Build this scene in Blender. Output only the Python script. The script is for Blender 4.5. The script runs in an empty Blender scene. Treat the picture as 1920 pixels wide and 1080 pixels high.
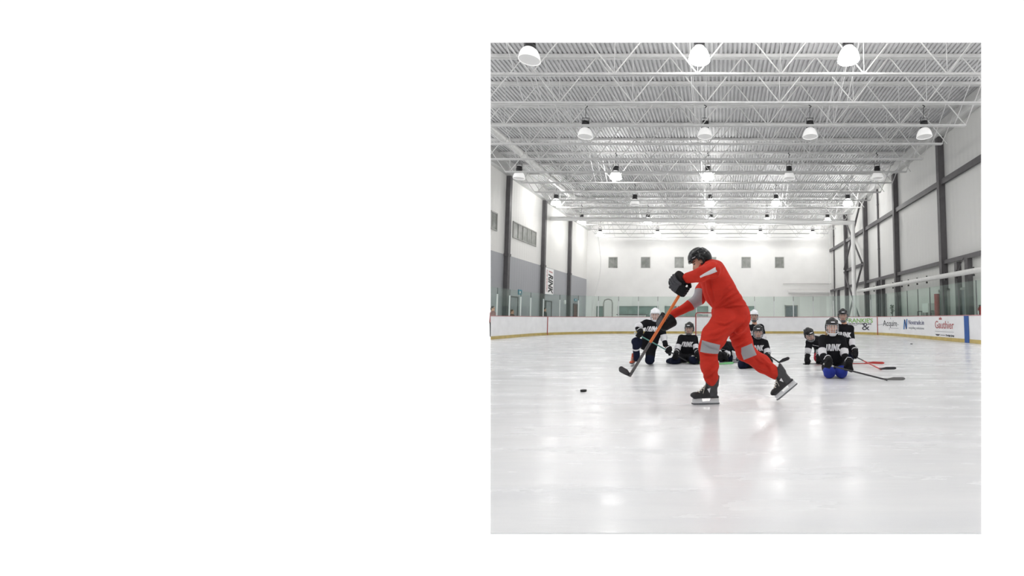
import bpy, bmesh, math, random
import numpy as np
from mathutils import Vector, Matrix
from mathutils.bvhtree import BVHTree

random.seed(7)
S = bpy.context.scene
COL = S.collection

# ------------------------------------------------------------------ camera, world, exposure
H = 0.88                 # eye height above the ice
FPX = 850.0              # focal length in pixels of the 1920 frame
PITCH = math.radians(3.97)
VX = 1347.0              # pixel column of the optical axis
cd = bpy.data.cameras.new('camera'); cam = bpy.data.objects.new('camera', cd); COL.objects.link(cam)
cam.location = (0, 0, H); cam.rotation_euler = (math.radians(90) + PITCH, 0, 0)
cd.sensor_width = 36; cd.lens = FPX / 1920 * 36; cd.shift_x = (960 - VX) / 1920; cd.clip_end = 300
S.camera = cam
W = bpy.data.worlds.new('world'); S.world = W; W.use_nodes = True
W.node_tree.nodes['Background'].inputs[0].default_value = (1.0, 1.0, 1.0, 1)
W.node_tree.nodes['Background'].inputs[1].default_value = 1.06
S.view_settings.view_transform = 'Standard'; S.view_settings.look = 'None'
S.view_settings.gamma = 1; S.view_settings.use_curve_mapping = False
S.view_settings.exposure = 0.0
LAMP_E = 54.0            # radiance of a lamp shade that is fully on

sp, cp = math.sin(PITCH), math.cos(PITCH)
def P(px, py, Y):
    """world point seen at a photo pixel, on the plane y = Y"""
    a = (px - VX) / FPX; b = (540 - py) / FPX
    t = Y / (cp - b * sp)
    return np.array([a * t, Y, H + t * (sp + b * cp)])
def GY(py):
    """distance of the ice seen in pixel row py"""
    return H / math.tan(math.atan((py - 540) / FPX) - PITCH)
def G(px, py):
    return P(px, py, GY(py))

# the building is modelled as far as the photo shows it: three section planes end the roof, walls and ice
def plane_x(px, sign):
    d = np.array([(px - VX) / FPX, cp, sp]); up = np.array([0, -sp, cp])
    n = np.cross(d, up); n /= np.linalg.norm(n)
    if n[0] * sign < 0: n = -n
    return ((0, 0, H), tuple(n))
d_ = np.array([0, cp - 460 / FPX * sp, sp + 460 / FPX * cp]); n_ = np.cross(d_, [1, 0, 0]); n_ /= np.linalg.norm(n_)
if n_[2] < 0: n_ = -n_
SECTION = [plane_x(920, -1), plane_x(1839.6, 1), ((0, 0, H), tuple(n_))]

# ------------------------------------------------------------------ materials
def newmat(name):
    m = bpy.data.materials.new(name); m.use_nodes = True
    return m, m.node_tree, m.node_tree.nodes['Principled BSDF']
def mat(name, col, rough=0.6, metal=0.0, noise=0.0, nscale=8.0, bump=0.0, bscale=30.0, spec=0.5, coat=0.0, emit=0.0, stretch=None):
    m, nt, b = newmat(name)
    N = nt.nodes.new; L = nt.links.new
    b.inputs['Base Color'].default_value = (*col, 1); b.inputs['Roughness'].default_value = rough
    b.inputs['Metallic'].default_value = metal; b.inputs['Specular IOR Level'].default_value = spec
    b.inputs['Coat Weight'].default_value = coat
    if emit:
        b.inputs['Emission Color'].default_value = (1, .99, .97, 1); b.inputs['Emission Strength'].default_value = emit
    if noise or bump:
        tc = N('ShaderNodeTexCoord'); mp = N('ShaderNodeMapping'); L(tc.outputs['Object'], mp.inputs[0])
        if stretch: mp.inputs['Scale'].default_value = stretch
    if noise:
        t = N('ShaderNodeTexNoise'); t.inputs['Scale'].default_value = nscale; t.inputs['Detail'].default_value = 5
        L(mp.outputs[0], t.inputs[0])
        r = N('ShaderNodeValToRGB'); L(t.outputs[0], r.inputs[0])
        r.color_ramp.elements[0].position = .3; r.color_ramp.elements[1].position = .7
        r.color_ramp.elements[0].color = (*[max(0, c * (1 - noise)) for c in col], 1)
        r.color_ramp.elements[1].color = (*[min(1, c * (1 + noise)) for c in col], 1)
        L(r.outputs[0], b.inputs['Base Color'])
    if bump:
        t = N('ShaderNodeTexNoise'); t.inputs['Scale'].default_value = bscale; t.inputs['Detail'].default_value = 4
        L(mp.outputs[0], t.inputs[0])
        bp = N('ShaderNodeBump'); bp.inputs['Strength'].default_value = bump; bp.inputs['Distance'].default_value = .02
        L(t.outputs[0], bp.inputs['Height']); L(bp.outputs[0], b.inputs['Normal'])
    return m
def s2l(r, g, b):
    f = lambda c: (c / 255 / 12.92) if c / 255 <= .04045 else ((c / 255 + .055) / 1.055) ** 2.4
    return (f(r), f(g), f(b))

M = {}
M['steel'] = mat('roof_steel_paint', (.56, .56, .555), .5, noise=.06, nscale=3)
M['deck'] = mat('roof_deck_metal', (.51, .51, .515), .6, metal=.0, noise=.08, nscale=2)
M['duct'] = mat('galvanised_duct', (.62, .62, .61), .35, metal=.3, noise=.08, nscale=6)
M['dark_steel'] = mat('charcoal_column_paint', s2l(84, 82, 84), .55, noise=.12, nscale=5)
M['panel_left'] = mat('cream_wall_panel', (.72, .71, .69), .6, noise=.03, nscale=1.2)
M['panel_back'] = mat('off_white_wall', (.80, .795, .78), .7, noise=.03, nscale=1.0)
M['panel_right'] = mat('light_grey_wall_panel', (.60, .60, .585), .6, noise=.04, nscale=1.2)
M['block_right'] = mat('painted_block_wall', (.62, .62, .60), .7, noise=.05, nscale=4, bump=.2)
M['fascia'] = mat('grey_fascia', (.50, .50, .495), .5, noise=.04)
M['board'] = mat('white_dasher_plastic', (.90, .90, .92), .35, noise=.04, nscale=2.5, spec=.5)
M['kick'] = mat('yellow_kick_plate', s2l(196, 174, 104), .4, noise=.15, nscale=4)
M['cap'] = mat('red_cap_rail', s2l(186, 128, 130), .4)
M['red_line'] = mat('red_line_paint', s2l(168, 62, 60), .5)
M['blue_line'] = mat('blue_line_paint', s2l(38, 86, 160), .5)
M['alu'] = mat('brushed_aluminium', (.66, .68, .68), .35, metal=.4)
M['seam'] = mat('dark_glass_seam', (.06, .07, .07), .4)
M['white_tube'] = mat('white_tube_paint', (.80, .80, .79), .4)
M['pipe'] = mat('pale_grey_pipe', (.60, .60, .585), .45, noise=.06, nscale=8)
M['black'] = mat('matte_black', (.012, .012, .013), .5)
M['housing'] = mat('black_lamp_housing', (.02, .02, .021), .4)
M['lamp_on'] = mat('glowing_acrylic_shade', (.85, .85, .85), .3, emit=LAMP_E)
M['lamp_dim'] = mat('faintly_glowing_acrylic_shade', (.7, .7, .7), .3, emit=.42)
M['lens_dim'] = mat('dim_lamp_lens', (.45, .45, .45), .4, emit=.22)
M['win_dark'] = mat('dark_window_glass', s2l(132, 134, 130), .15, noise=.25, nscale=3)
M['win_frame'] = mat('grey_window_frame', s2l(150, 150, 146), .5)
M['door_grey'] = mat('grey_door_paint', s2l(140, 142, 146), .5)
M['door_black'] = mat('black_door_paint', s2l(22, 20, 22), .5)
M['door_brown'] = mat('brown_door_paint', s2l(96, 62, 58), .5)
M['green_glass'] = mat('green_tinted_window', s2l(126, 146, 140), .2, noise=.15, nscale=2)
M['red_paint'] = mat('bright_red_paint', s2l(160, 20, 26), .45)
M['rod'] = mat('pale_rod_paint', (.55, .55, .55), .5)
M['white_paint'] = mat('white_paint', (.82, .82, .82), .5)
M['dim_white'] = mat('pale_board', (.75, .77, .75), .6)

def wall_two(name, low, high, zsplit, block=True):
    """lower masonry zone and upper ribbed panel zone, parted at zsplit"""
    m, nt, b = newmat(name); N = nt.nodes.new; L = nt.links.new
    g = N('ShaderNodeNewGeometry'); s = N('ShaderNodeSeparateXYZ'); L(g.outputs['Position'], s.inputs[0])
    gt = N('ShaderNodeMath'); gt.operation = 'GREATER_THAN'; gt.inputs[1].default_value = zsplit; L(s.outputs[2], gt.inputs[0])
    mx = N('ShaderNodeMixRGB'); mx.inputs[1].default_value = (*low, 1); mx.inputs[2].default_value = (*high, 1)
    L(gt.outputs[0], mx.inputs[0]); L(mx.outputs[0], b.inputs['Base Color']); b.inputs['Roughness'].default_value = .6
    wv = N('ShaderNodeMath'); wv.operation = 'MULTIPLY'; wv.inputs[1].default_value = 20.0; L(s.outputs[1], wv.inputs[0])
    sn = N('ShaderNodeMath'); sn.operation = 'SINE'; L(wv.outputs[0], sn.inputs[0])
    bp = N('ShaderNodeBump'); bp.inputs['Strength'].default_value = .25; bp.inputs['Distance'].default_value = .01
    L(sn.outputs[0], bp.inputs['Height']); L(bp.outputs[0], b.inputs['Normal'])
    return m
M['wall_left'] = wall_two('left_wall_paint', s2l(158, 159, 163), (.70, .695, .675), 4.42)
M['wall_right'] = wall_two('right_wall_paint', (.60, .60, .58), (.60, .60, .585), 3.3)

def ice_material():
    m, nt, b = newmat('rink_ice'); N = nt.nodes.new; L = nt.links.new
    g = N('ShaderNodeNewGeometry')
    # scratches and skated snow: long thin noise in several directions
    base = None
    def noise(scale, rot, sx, sy, det=6, rough=.6):
        mp = N('ShaderNodeMapping'); mp.inputs['Rotation'].default_value = (0, 0, rot); mp.inputs['Scale'].default_value = (sx, sy, 1)
        L(g.outputs['Position'], mp.inputs[0])
        t = N('ShaderNodeTexNoise'); t.inputs['Scale'].default_value = scale; t.inputs['Detail'].default_value = det; t.inputs['Roughness'].default_value = rough
        L(mp.outputs[0], t.inputs[0]); return t.outputs[0]
    def ramp(v, a, ca, c, cc):
        r = N('ShaderNodeValToRGB'); L(v, r.inputs[0]); e = r.color_ramp.elements
        e[0].position = a; e[0].color = (*ca, 1); e[1].position = c; e[1].color = (*cc, 1); return r.outputs[0]
    def mul(x, y):
        mx = N('ShaderNodeMixRGB'); mx.blend_type = 'MULTIPLY'; mx.inputs[0].default_value = 1; L(x, mx.inputs[1]); L(y, mx.inputs[2]); return mx.outputs[0]
    broad = ramp(noise(.35, .1, 1, 2.2), .3, (.79, .797, .81), .7, (.85, .853, .86))
    streak = ramp(noise(1.2, .25, .35, 3.0), .35, (.955, .958, .965), .62, (1, 1, 1))
    streak2 = ramp(noise(1.0, -.5, .3, 4.0), .38, (.965, .967, .972), .6, (1, 1, 1))
    c = mul(mul(broad, streak), streak2)
    # one thin grey line crossing the sheet
    s = N('ShaderNodeSeparateXYZ'); L(g.outputs['Position'], s.inputs[0])
    a = N('ShaderNodeMath'); a.operation = 'SUBTRACT'; a.inputs[1].default_value = 11.75; L(s.outputs[1], a.inputs[0])
    ab = N('ShaderNodeMath'); ab.operation = 'ABSOLUTE'; L(a.outputs[0], ab.inputs[0])
    lt = N('ShaderNodeMath'); lt.operation = 'LESS_THAN'; lt.inputs[1].default_value = .09; L(ab.outputs[0], lt.inputs[0])
    mx = N('ShaderNodeMixRGB'); mx.inputs[2].default_value = (.66, .68, .72, 1); L(lt.outputs[0], mx.inputs[0]); L(c, mx.inputs[1])
    L(mx.outputs[0], b.inputs['Base Color'])
    rr = N('ShaderNodeMapRange'); L(noise(1.5, .2, .5, 2.5), rr.inputs[0]); rr.inputs[1].default_value = .35; rr.inputs[2].default_value = .7
    rr.inputs[3].default_value = .14; rr.inputs[4].default_value = .34; L(rr.outputs[0], b.inputs['Roughness'])
    b.inputs['IOR'].default_value = 1.31; b.inputs['Specular IOR Level'].default_value = .5
    bp = N('ShaderNodeBump'); bp.inputs['Strength'].default_value = .12; bp.inputs['Distance'].default_value = .01
    L(noise(14, .25, .3, 2.0), bp.inputs['Height']); L(bp.outputs[0], b.inputs['Normal'])
    return m
M['ice'] = ice_material()
def glass_material():
    m = bpy.data.materials.new('green_rink_glass'); m.use_nodes = True; nt = m.node_tree; nt.nodes.clear(); N = nt.nodes.new; L = nt.links.new
    o = N('ShaderNodeOutputMaterial'); t = N('ShaderNodeBsdfTransparent'); t.inputs[0].default_value = (.90, .94, .92, 1)
    gl = N('ShaderNodeBsdfGlossy'); gl.inputs['Roughness'].default_value = .05; gl.inputs[0].default_value = (.9, 1, .96, 1)
    mx = N('ShaderNodeMixShader'); mx.inputs[0].default_value = .06; L(t.outputs[0], mx.inputs[1]); L(gl.outputs[0], mx.inputs[2]); L(mx.outputs[0], o.inputs[0])
    return m
M['glass'] = glass_material()

# ------------------------------------------------------------------ object helpers
def tag(o, label=None, cat=None, group=None, kind=None):
    if label: o['label'] = label
    if cat: o['category'] = cat
    if group: o['group'] = group
    if kind: o['kind'] = kind
    return o
def thing(name, loc, label, cat, group=None):
    o = bpy.data.objects.new(name, None); COL.objects.link(o); o.location = tuple(loc); o.empty_display_size = .2
    return tag(o, label, cat, group)
def wloc(o):
    v = Vector((0, 0, 0))
    while o is not None: v += Vector(o.location); o = o.parent
    return v
def link(name, me, parent=None, world=True):
    """link a mesh whose vertices are in world coordinates under its parent"""
    o = bpy.data.objects.new(name, me); COL.objects.link(o)
    if parent is not None:
        o.parent = parent
        if world: me.transform(Matrix.Translation(-wloc(parent)))
    return o
class MB:
    def __init__(s): s.v = []; s.f = []; s.m = []
    def add(s, vs, fs, mi=0):
        b = len(s.v); s.v += [tuple(map(float, v)) for v in vs]
        for f in fs: s.f.append([b + i for i in f]); s.m.append(mi)
        return s
    def box(s, x0, x1, y0, y1, z0, z1, mi=0):
        vs = [(x, y, z) for x in (x0, x1) for y in (y0, y1) for z in (z0, z1)]
        return s.add(vs, [(0, 1, 3, 2), (4, 6, 7, 5), (0, 4, 5, 1), (2, 3, 7, 6), (0, 2, 6, 4), (1, 5, 7, 3)], mi)
    def tube(s, pts, r, n=8, mi=0, closed=False):
        pts = [np.array(p, float) for p in pts]; k = len(pts)
        rs = r if isinstance(r, (list, tuple)) else [r] * k
        vs = []; prev = None
        for i, p in enumerate(pts):
            if closed: t = pts[(i + 1) % k] - pts[i - 1]
            else: t = pts[min(i + 1, k - 1)] - pts[max(i - 1, 0)]
            t = t / (np.linalg.norm(t) + 1e-9)
            if prev is None:
                a = np.array([0, 0, 1.]) if abs(t[2]) < .9 else np.array([1., 0, 0])
                u = np.cross(t, a)
            else: u = prev - t * np.dot(prev, t)
            u /= np.linalg.norm(u) + 1e-9; prev = u; w = np.cross(t, u)
            for j in range(n):
                an = 2 * math.pi * j / n
                vs.append(p + rs[i] * (u * math.cos(an) + w * math.sin(an)))
        fs = []
        for i in range(k if closed else k - 1):
            for j in range(n):
                a = i * n + j; b_ = i * n + (j + 1) % n; c = ((i + 1) % k) * n + (j + 1) % n; d = ((i + 1) % k) * n + j
                fs.append((a, b_, c, d))
        if not closed: fs += [tuple(range(n - 1, -1, -1)), tuple(range((k - 1) * n, k * n))]
        return s.add(vs, fs, mi)
    def lathe(s, prof, c, n=24, mi=0):
        vs = []; fs = []
        for (r, z) in prof:
            for j in range(n):
                an = 2 * math.pi * j / n; vs.append((c[0] + r * math.cos(an), c[1] + r * math.sin(an), c[2] + z))
        for i in range(len(prof) - 1):
            for j in range(n): fs.append((i * n + j, i * n + (j + 1) % n, (i + 1) * n + (j + 1) % n, (i + 1) * n + j))
        return s.add(vs, fs, mi)
    def prism(s, poly, y0, y1, mi=0, axis='y'):
        """extrude a 2D polygon (x,z) along y, or (y,z) along x, or (x,y) along z"""
        n = len(poly)
        f = {'y': lambda a, b, t: (a, t, b), 'x': lambda a, b, t: (t, a, b), 'z': lambda a, b, t: (a, b, t)}[axis]
        vs = [f(a, b, y0) for a, b in poly] + [f(a, b, y1) for a, b in poly]
        fs = [tuple(range(n)), tuple(range(2 * n - 1, n - 1, -1))] + [(i, i + n, (i + 1) % n + n, (i + 1) % n) for i in range(n)]
        return s.add(vs, fs, mi)
    def build(s, name, mats, parent=None, clip=False, smooth=False, world=True, bevel=0):
        me = bpy.data.meshes.new(name); me.from_pydata(s.v, [], s.f)
        for m in (mats if isinstance(mats, (list, tuple)) else [mats]): me.materials.append(M[m] if isinstance(m, str) else m)
        me.polygons.foreach_set('material_index', s.m); me.update()
        bm = bmesh.new(); bm.from_mesh(me)
        bmesh.ops.recalc_face_normals(bm, faces=bm.faces)
        if clip:
            for co, no in SECTION:
                geo = list(bm.verts) + list(bm.edges) + list(bm.faces)
                r = bmesh.ops.bisect_plane(bm, geom=geo, dist=1e-5, plane_co=co, plane_no=no, clear_outer=True)
                ed = [e for e in r['geom_cut'] if isinstance(e, bmesh.types.BMEdge) and len(e.link_faces) < 2]
                if ed:
                    try: bmesh.ops.holes_fill(bm, edges=ed, sides=0)
                    except Exception: pass
        if not bm.verts: bm.free(); return None
        if smooth:
            for f in bm.faces: f.smooth = True
        bm.to_mesh(me); bm.free()
        o = link(name, me, parent, world)
        if smooth:
            try: me.set_sharp_from_angle(angle=math.radians(50))
            except Exception: pass
        if bevel:
            md = o.modifiers.new('bevel', 'BEVEL'); md.width = bevel; md.segments = 2; md.limit_method = 'ANGLE'
        return o
def struct(name, mb, mats, label, clip=True, **k):
    o = mb.build(name, mats, None, clip=clip, **k)
    if o: tag(o, label, None, None, 'structure'); o['category'] = name.split('_')[0]
    return o
def arr(*a): return np.array(a, float)
def nrm(v): v = np.array(v, float); return v / (np.linalg.norm(v) + 1e-9)
# ================================================================== THE HALL
XL, XR, YB, ZD = -11.65, 10.0, 39.9, 9.56
# ---- ice: one slab, from just before the camera to the boards
YF = GY(999.5)
mb = MB(); mb.box(-11.6, 10.000, YF, YB, -.004, 0)
floor = struct('floor', mb, 'ice', 'white skated ice sheet with faint scratches and a thin grey line')
floor['category'] = 'ice'

# ---- the part of the hall over and behind the camera
def rear(name, x0, x1, y0, y1, z0, z1, m, label):
    mb = MB(); mb.box(x0, x1, y0, y1, z0, z1); o = mb.build(name, m); tag(o, label, name.split('_')[0], None, 'structure')
rear('floor_rear', -11.6, 10.000, -14, 1.4, -.004, 0, 'ice', 'rear half of the ice sheet')
rear('ceiling_rear', XL, XR, -14, 11.0, ZD, ZD + .12, 'deck', 'rear half of the roof deck')
rear('wall_left_rear', XL - .25, XL, -14, 4.0, 0, ZD, 'wall_left', 'left wall beside the camera')
rear('wall_right_rear', XR, XR + .25, -14, 9.0, 0, ZD, 'wall_right', 'right wall beside the camera')
rear('wall_front', XL, XR, -14.25, -14, 0, ZD, 'panel_back', 'end wall behind the camera')

# ---- roof deck: corrugated sheet running away from the camera
mb = MB(); pitch_r = .15; pts = []
x = XL
while x < XR:
    pts += [(x, ZD), (x + .078, ZD), (x + .088, ZD + .05), (x + .138, ZD + .05)]; x += pitch_r
pts.append((x, ZD))
n = len(pts)
vs = [(a, 13.0, b) for a, b in pts] + [(a, YB, b) for a, b in pts]
mb.add(vs, [(i, i + 1, i + 1 + n, i + n) for i in range(n - 1)])
mb.box(XL, XR, 13.0, YB, ZD + .06, ZD + .12)
struct('ceiling', mb, 'deck', 'grey corrugated metal roof deck above the joists')

# ---- walls
mb = MB(); mb.box(XL - .25, XL, 14, YB + .25, 0, ZD)
struct('wall_left', mb, 'wall_left', 'left hall wall, cream panels above a grey masonry band')
mb = MB(); mb.box(XR, XR + .25, 10, YB + .25, 0, ZD)
struct('wall_right', mb, 'wall_right', 'right hall wall of light grey panels')
mb = MB(); mb.box(XL, XR, YB, YB + .25, 0, ZD)
struct('wall_back', mb, 'panel_back', 'off-white end wall behind the goal')
mb = MB(); mb.box(XL, XL + .3, 14, YB, 8.78, ZD - .02)
struct('trim_1', mb, 'fascia', 'grey fascia along the top of the left wall')
mb = MB(); mb.box(XR - .3, XR, 10, YB, 9.0, ZD - .02)
struct('trim_2', mb, 'fascia', 'grey fascia along the top of the right wall')
mb = MB(); mb.box(XR - .42, XR - .3, 10, YB, 8.95, 9.1)
struct('trim_3', mb, 'steel', 'pale eave rail along the right roof edge')

# ---- dark steel columns
rcols = [19.75, 24.9, 30.1, 34.8]
ords = ['nearest', 'second', 'third', 'fourth', 'fifth']
for i, y in enumerate(rcols):
    t = thing('steel_column', (9.85, y, 0), f'{ords[i]} dark steel column along the right wall', 'column')
    mb = MB(); mb.box(9.74, 9.99, y - .11, y - .08, 0, 9.0); mb.box(9.74, 9.99, y + .08, y + .11, 0, 9.0); mb.box(9.84, 9.87, y - .09, y + .09, 0, 9.0)
    mb.box(9.73, 9.75, y - .11, y + .11, 0, 9.0)
    mb.build('post', 'dark_steel', t, clip=True)
    mb = MB(); mb.box(9.70, 9.99, y - .16, y + .16, 0, .03); mb.build('base_plate', 'dark_steel', t, clip=True)
for i, y in enumerate([24.55, 29.65, 34.9]):
    t = thing('steel_column', (-11.5, y, 0), f'{ords[i]} dark steel column along the left wall', 'column')
    mb = MB(); mb.box(-11.64, -11.43, y - .11, y + .11, 0, 8.75); mb.box(-11.44, -11.41, y - .13, y + .13, 0, 8.75); mb.build('post', 'dark_steel', t, clip=True)
    mb = MB(); mb.box(-11.64, -11.38, y - .16, y + .16, 4.32, 4.46); mb.build('bracket', 'dark_steel', t, clip=True)
# short dark posts below the girt, right side
for i, (x0, w, zt) in enumerate([(1797, .2, 3.25), (1817, .24, 3.3), (1645.5, .22, 3.25), (1655, .25, 3.25), (1571.5, .3, 3.3)]):
    z = 9.900 * FPX / (x0 - VX); y = z * cp
    mb = MB(); mb.box(9.810, 10.030, y - w / 2, y + w / 2, 0, zt); mb.box(9.750, 9.830, y - w / 2 - .03, y + w / 2 + .03, 0, .04)
    o = mb.build('wall_post', 'dark_steel', None, clip=True)
    tag(o, ['short dark post on the right wall left of the grey door', 'short dark post on the right wall right of the grey door',
            'short dark post behind the glass left of the thin downpipe', 'short dark post behind the glass at the thin downpipe',
            'short dark post at the far right corner of the hall'][i], 'post')
# girts
def girt(x0, x1, y0, y1, z0, z1, label, name='wall_girt'):
    mb = MB(); mb.box(x0, x1, y0, y1, z0, z1); mb.box(x0 - .03, x0, y0, y1, z0 - .04, z1 + .02)
    o = mb.build(name, 'dark_steel', None, clip=True)
    return tag(o, label, 'beam') if o else None
girt(9.850, 10.040, 12, 39.8, 6.85, 7.03, 'upper dark girt running the length of the right wall')
girt(9.850, 10.040, 12, 39.8, 3.32, 3.44, 'lower dark girt running the length of the right wall')
girt(9.850, 10.040, 30.3, 34.7, 4.6, 4.72, 'short dark girt in the braced bay of the right wall')
# wind bracing between the third and fourth right column
def brace(z0, z1, label):
    t = thing('cross_brace', (9.650, 32.45, z0), label, 'brace')
    for a, b in ((z0, z1), (z1, z0)):
        mb = MB(); mb.tube([(9.650, 30.3, a), (9.650, 34.6, b)], .07, 6); mb.build('diagonal', 'dark_steel', t, clip=True)
brace(4.7, 8.9, 'upper dark X brace high on the right wall')
brace(.15, 4.5, 'lower dark X brace behind the rink glass')
# thin downpipes
for x0, z0, lab in ((1650.5, 9.0, 'thin dark downpipe on the right wall between two columns'), (1565.5, 9.0, 'thin dark downpipe near the far right corner')):
    z = 9.950 * FPX / (x0 - VX)
    mb = MB(); mb.tube([(9.93, z, .05), (9.93, z, z0)], .055, 8)
    for zz in (2.5, 5.2, 8): mb.box(9.88, 9.99, z - .07, z + .07, zz, zz + .05)
    tag(mb.build('downpipe', 'dark_steel', None, clip=True, smooth=False), lab, 'pipe')
# windows in the left wall
def wall_window(name, y0, y1, z0, z1, npan, label):
    mb = MB()
    fr = .06; xx = XL
    mb.box(xx, xx + .05, y0, y1, z0, z0 + fr); mb.box(xx, xx + .05, y0, y1, z1 - fr, z1)
    for i in range(npan + 1):
        yy = y0 + (y1 - y0) * i / npan; mb.box(xx, xx + .05, yy - fr / 2, yy + fr / 2, z0, z1)
    o = struct(name, mb, 'win_frame', label)
    if o is None: return
    for i in range(npan):
        a = y0 + (y1 - y0) * i / npan; b = y0 + (y1 - y0) * (i + 1) / npan
        mb = MB(); mb.box(xx + .005, xx + .02, a + .03, b - .03, z0 + .05, z1 - .05); mb.build('pane', 'win_dark', o, clip=True)
wall_window('window_1', 25.4, 28.6, 5.5, 6.45, 5, 'strip of five grey panes high on the left wall')
wall_window('window_2', 20.3, 23.5, 5.5, 6.45, 5, 'grey window cut by the left edge of the view')
# back wall windows
for i, (xa, xb) in enumerate([(1141, 1158), (1202, 1219), (1265, 1282), (1326, 1343), (1390.5, 1407.5), (1453, 1469.5)]):
    a = P(xa, 502, YB); b = P(xb, 482, YB)
    mb = MB(); y1 = YB - .04
    mb.box(a[0], b[0], y1, YB, a[2], a[2] + .06); mb.box(a[0], b[0], y1, YB, b[2] - .06, b[2])
    mb.box(a[0], a[0] + .06, y1, YB, a[2], b[2]); mb.box(b[0] - .06, b[0], y1, YB, a[2], b[2])
    mb.box(a[0] + .45, a[0] + .48, y1, YB, a[2], b[2])
    o = struct(f'window_{i+3}', mb, 'win_frame', f'{["first","second","third","fourth","fifth","sixth"][i]} small square window from the left in the end wall', clip=False)
    mb = MB(); mb.box(a[0] + .05, b[0] - .05, YB - .02, YB - .008, a[2] + .05, b[2] - .05); mb.build('pane', 'win_dark', o)
# lower openings of the end wall
k = 9
for (xa, xb, yt, m, npn, lab) in [(1119, 1131, 574, 'green_glass', 1, 'narrow green window low in the left of the end wall'),
                           (1159, 1234, 574, 'green_glass', 4, 'wide green window band low in the end wall behind the long counter'),
                           (1247, 1327, 574, 'green_glass', 4, 'wide green window band low in the end wall behind the goal'),
                           (1390, 1415, 574, 'green_glass', 2, 'green window low in the end wall behind the white helmet')]:
    a = P(xa, 606, YB); b = P(xb, yt, YB); y1 = YB - .05; z0 = .95
    mb = MB(); mb.box(a[0], b[0], y1, YB, b[2] - .08, b[2]); mb.box(a[0], b[0], y1, YB, z0, z0 + .08)
    for j in range(npn + 1):
        xx = a[0] + (b[0] - a[0]) * j / npn; mb.box(xx - .04, xx + .04, y1, YB, z0, b[2])
    o = struct(f'window_{k}', mb, mat('green_frame%d' % k, s2l(112, 128, 122), .5), lab, clip=False); k += 1
    for j in range(npn):
        xx = a[0] + (b[0] - a[0]) * j / npn; x2 = a[0] + (b[0] - a[0]) * (j + 1) / npn
        mb = MB(); mb.box(xx + .04, x2 - .04, YB - .03, YB - .01, z0 + .08, b[2] - .08); mb.build('pane', m, o)
def door(name, wall, u0, u1, zt, m, label, frame='win_frame'):
    mb = MB()
    if wall == 'left':
        mb.box(XL, XL + .06, u0 - .08, u0, 0, zt + .08); mb.box(XL, XL + .06, u1, u1 + .08, 0, zt + .08); mb.box(XL, XL + .06, u0 - .08, u1 + .08, zt, zt + .08)
    elif wall == 'right':
        mb.box(XR - .08, XR, u0 - .1, u0, 0, zt + .1); mb.box(XR - .08, XR, u1, u1 + .1, 0, zt + .1); mb.box(XR - .08, XR, u0 - .1, u1 + .1, zt, zt + .1)
    else:
        mb.box(u0 - .08, u0, YB - .06, YB, 0, zt + .08); mb.box(u1, u1 + .08, YB - .06, YB, 0, zt + .08); mb.box(u0 - .08, u1 + .08, YB - .06, YB, zt, zt + .08)
    o = struct(name, mb, frame, label)
    if o is None: return
    mb = MB(); h = MB()
    if wall == 'left': mb.box(XL + .005, XL + .03, u0, u1, 0.01, zt); h.box(XL + .03, XL + .09, u0 + .08, u0 + .12, 1.0, 1.05)
    elif wall == 'right': mb.box(XR - .03, XR - .005, u0, u1, 0.01, zt); h.box(XR - .09, XR - .03, u0 + .08, u0 + .2, 1.0, 1.05)
    else: mb.box(u0, u1, YB - .03, YB - .005, 0.01, zt); h.box(u0 + .08, u0 + .2, YB - .09, YB - .03, 1.0, 1.05)
    mb.build('door_leaf', m, o, clip=True); h.build('door_handle', 'alu', o, clip=True)
door('door_1', 'left', 25.3, 26.2, 2.12, 'door_grey', 'grey door in the left wall nearest the camera', 'dark_steel')
door('door_2', 'left', 30.55, 31.5, 2.08, 'door_grey', 'grey door in the left wall under the banner', 'dark_steel')
door('door_3', 'left', 36.4, 37.3, 2.08, 'door_brown', 'brown door in the left wall near the far corner', 'dark_steel')
a = P(1473, 574, YB)[0]; b = P(1494, 574, YB)[0]
door('door_4', 'back', a, b, P(1480, 574, YB)[2], mat('slate_door', s2l(104, 112, 118), .5, noise=.2), 'slate grey door in the end wall right of the skater')
door('door_5', 'right', 10.000 * FPX / (1812.5 - VX), 10.000 * FPX / (1799 - VX), 2.08, 'door_grey', 'grey double door in the right wall')
mb = MB(); u0, u1 = 10.030 * FPX / (1781 - VX), 10.030 * FPX / (1767 - VX)
door('door_6', 'right', u0, u1, 2.12, 'door_black', 'open black doorway in the right wall beside the red post')
# arched white frame standing before the end wall
mb = MB(); a = P(1131.5, 592, 37)[0]; b = P(1148, 592, 37)[0]; zt = P(1140, 561, 37)[2]
mb.tube([(a, 37, 0), (a, 37, zt - .3), (a + .08, 37, zt - .08), (a + .3, 37, zt), (b - .3, 37, zt), (b - .08, 37, zt - .08), (b, 37, zt - .3), (b, 37, 0)], .05, 8)
tag(mb.build('arched_frame', 'win_frame', None, smooth=True), 'grey round-cornered arch frame behind the far left glass', 'frame')
# long counter behind the far glass
a = P(1157, 589, 33); b = P(1212, 589, 33)
t = thing('long_counter', (a[0] / 2 + b[0] / 2, 33, 0), 'long grey counter with dark top behind the far glass', 'counter')
mb = MB(); mb.box(a[0], b[0], 32.8, 33.4, a[2] - .06, a[2]); mb.build('counter_top', 'dark_steel', t)
mb = MB(); mb.box(a[0] + .1, b[0] - .1, 32.85, 33.35, 0, a[2] - .06); mb.build('counter_body', 'pipe', t)
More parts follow.
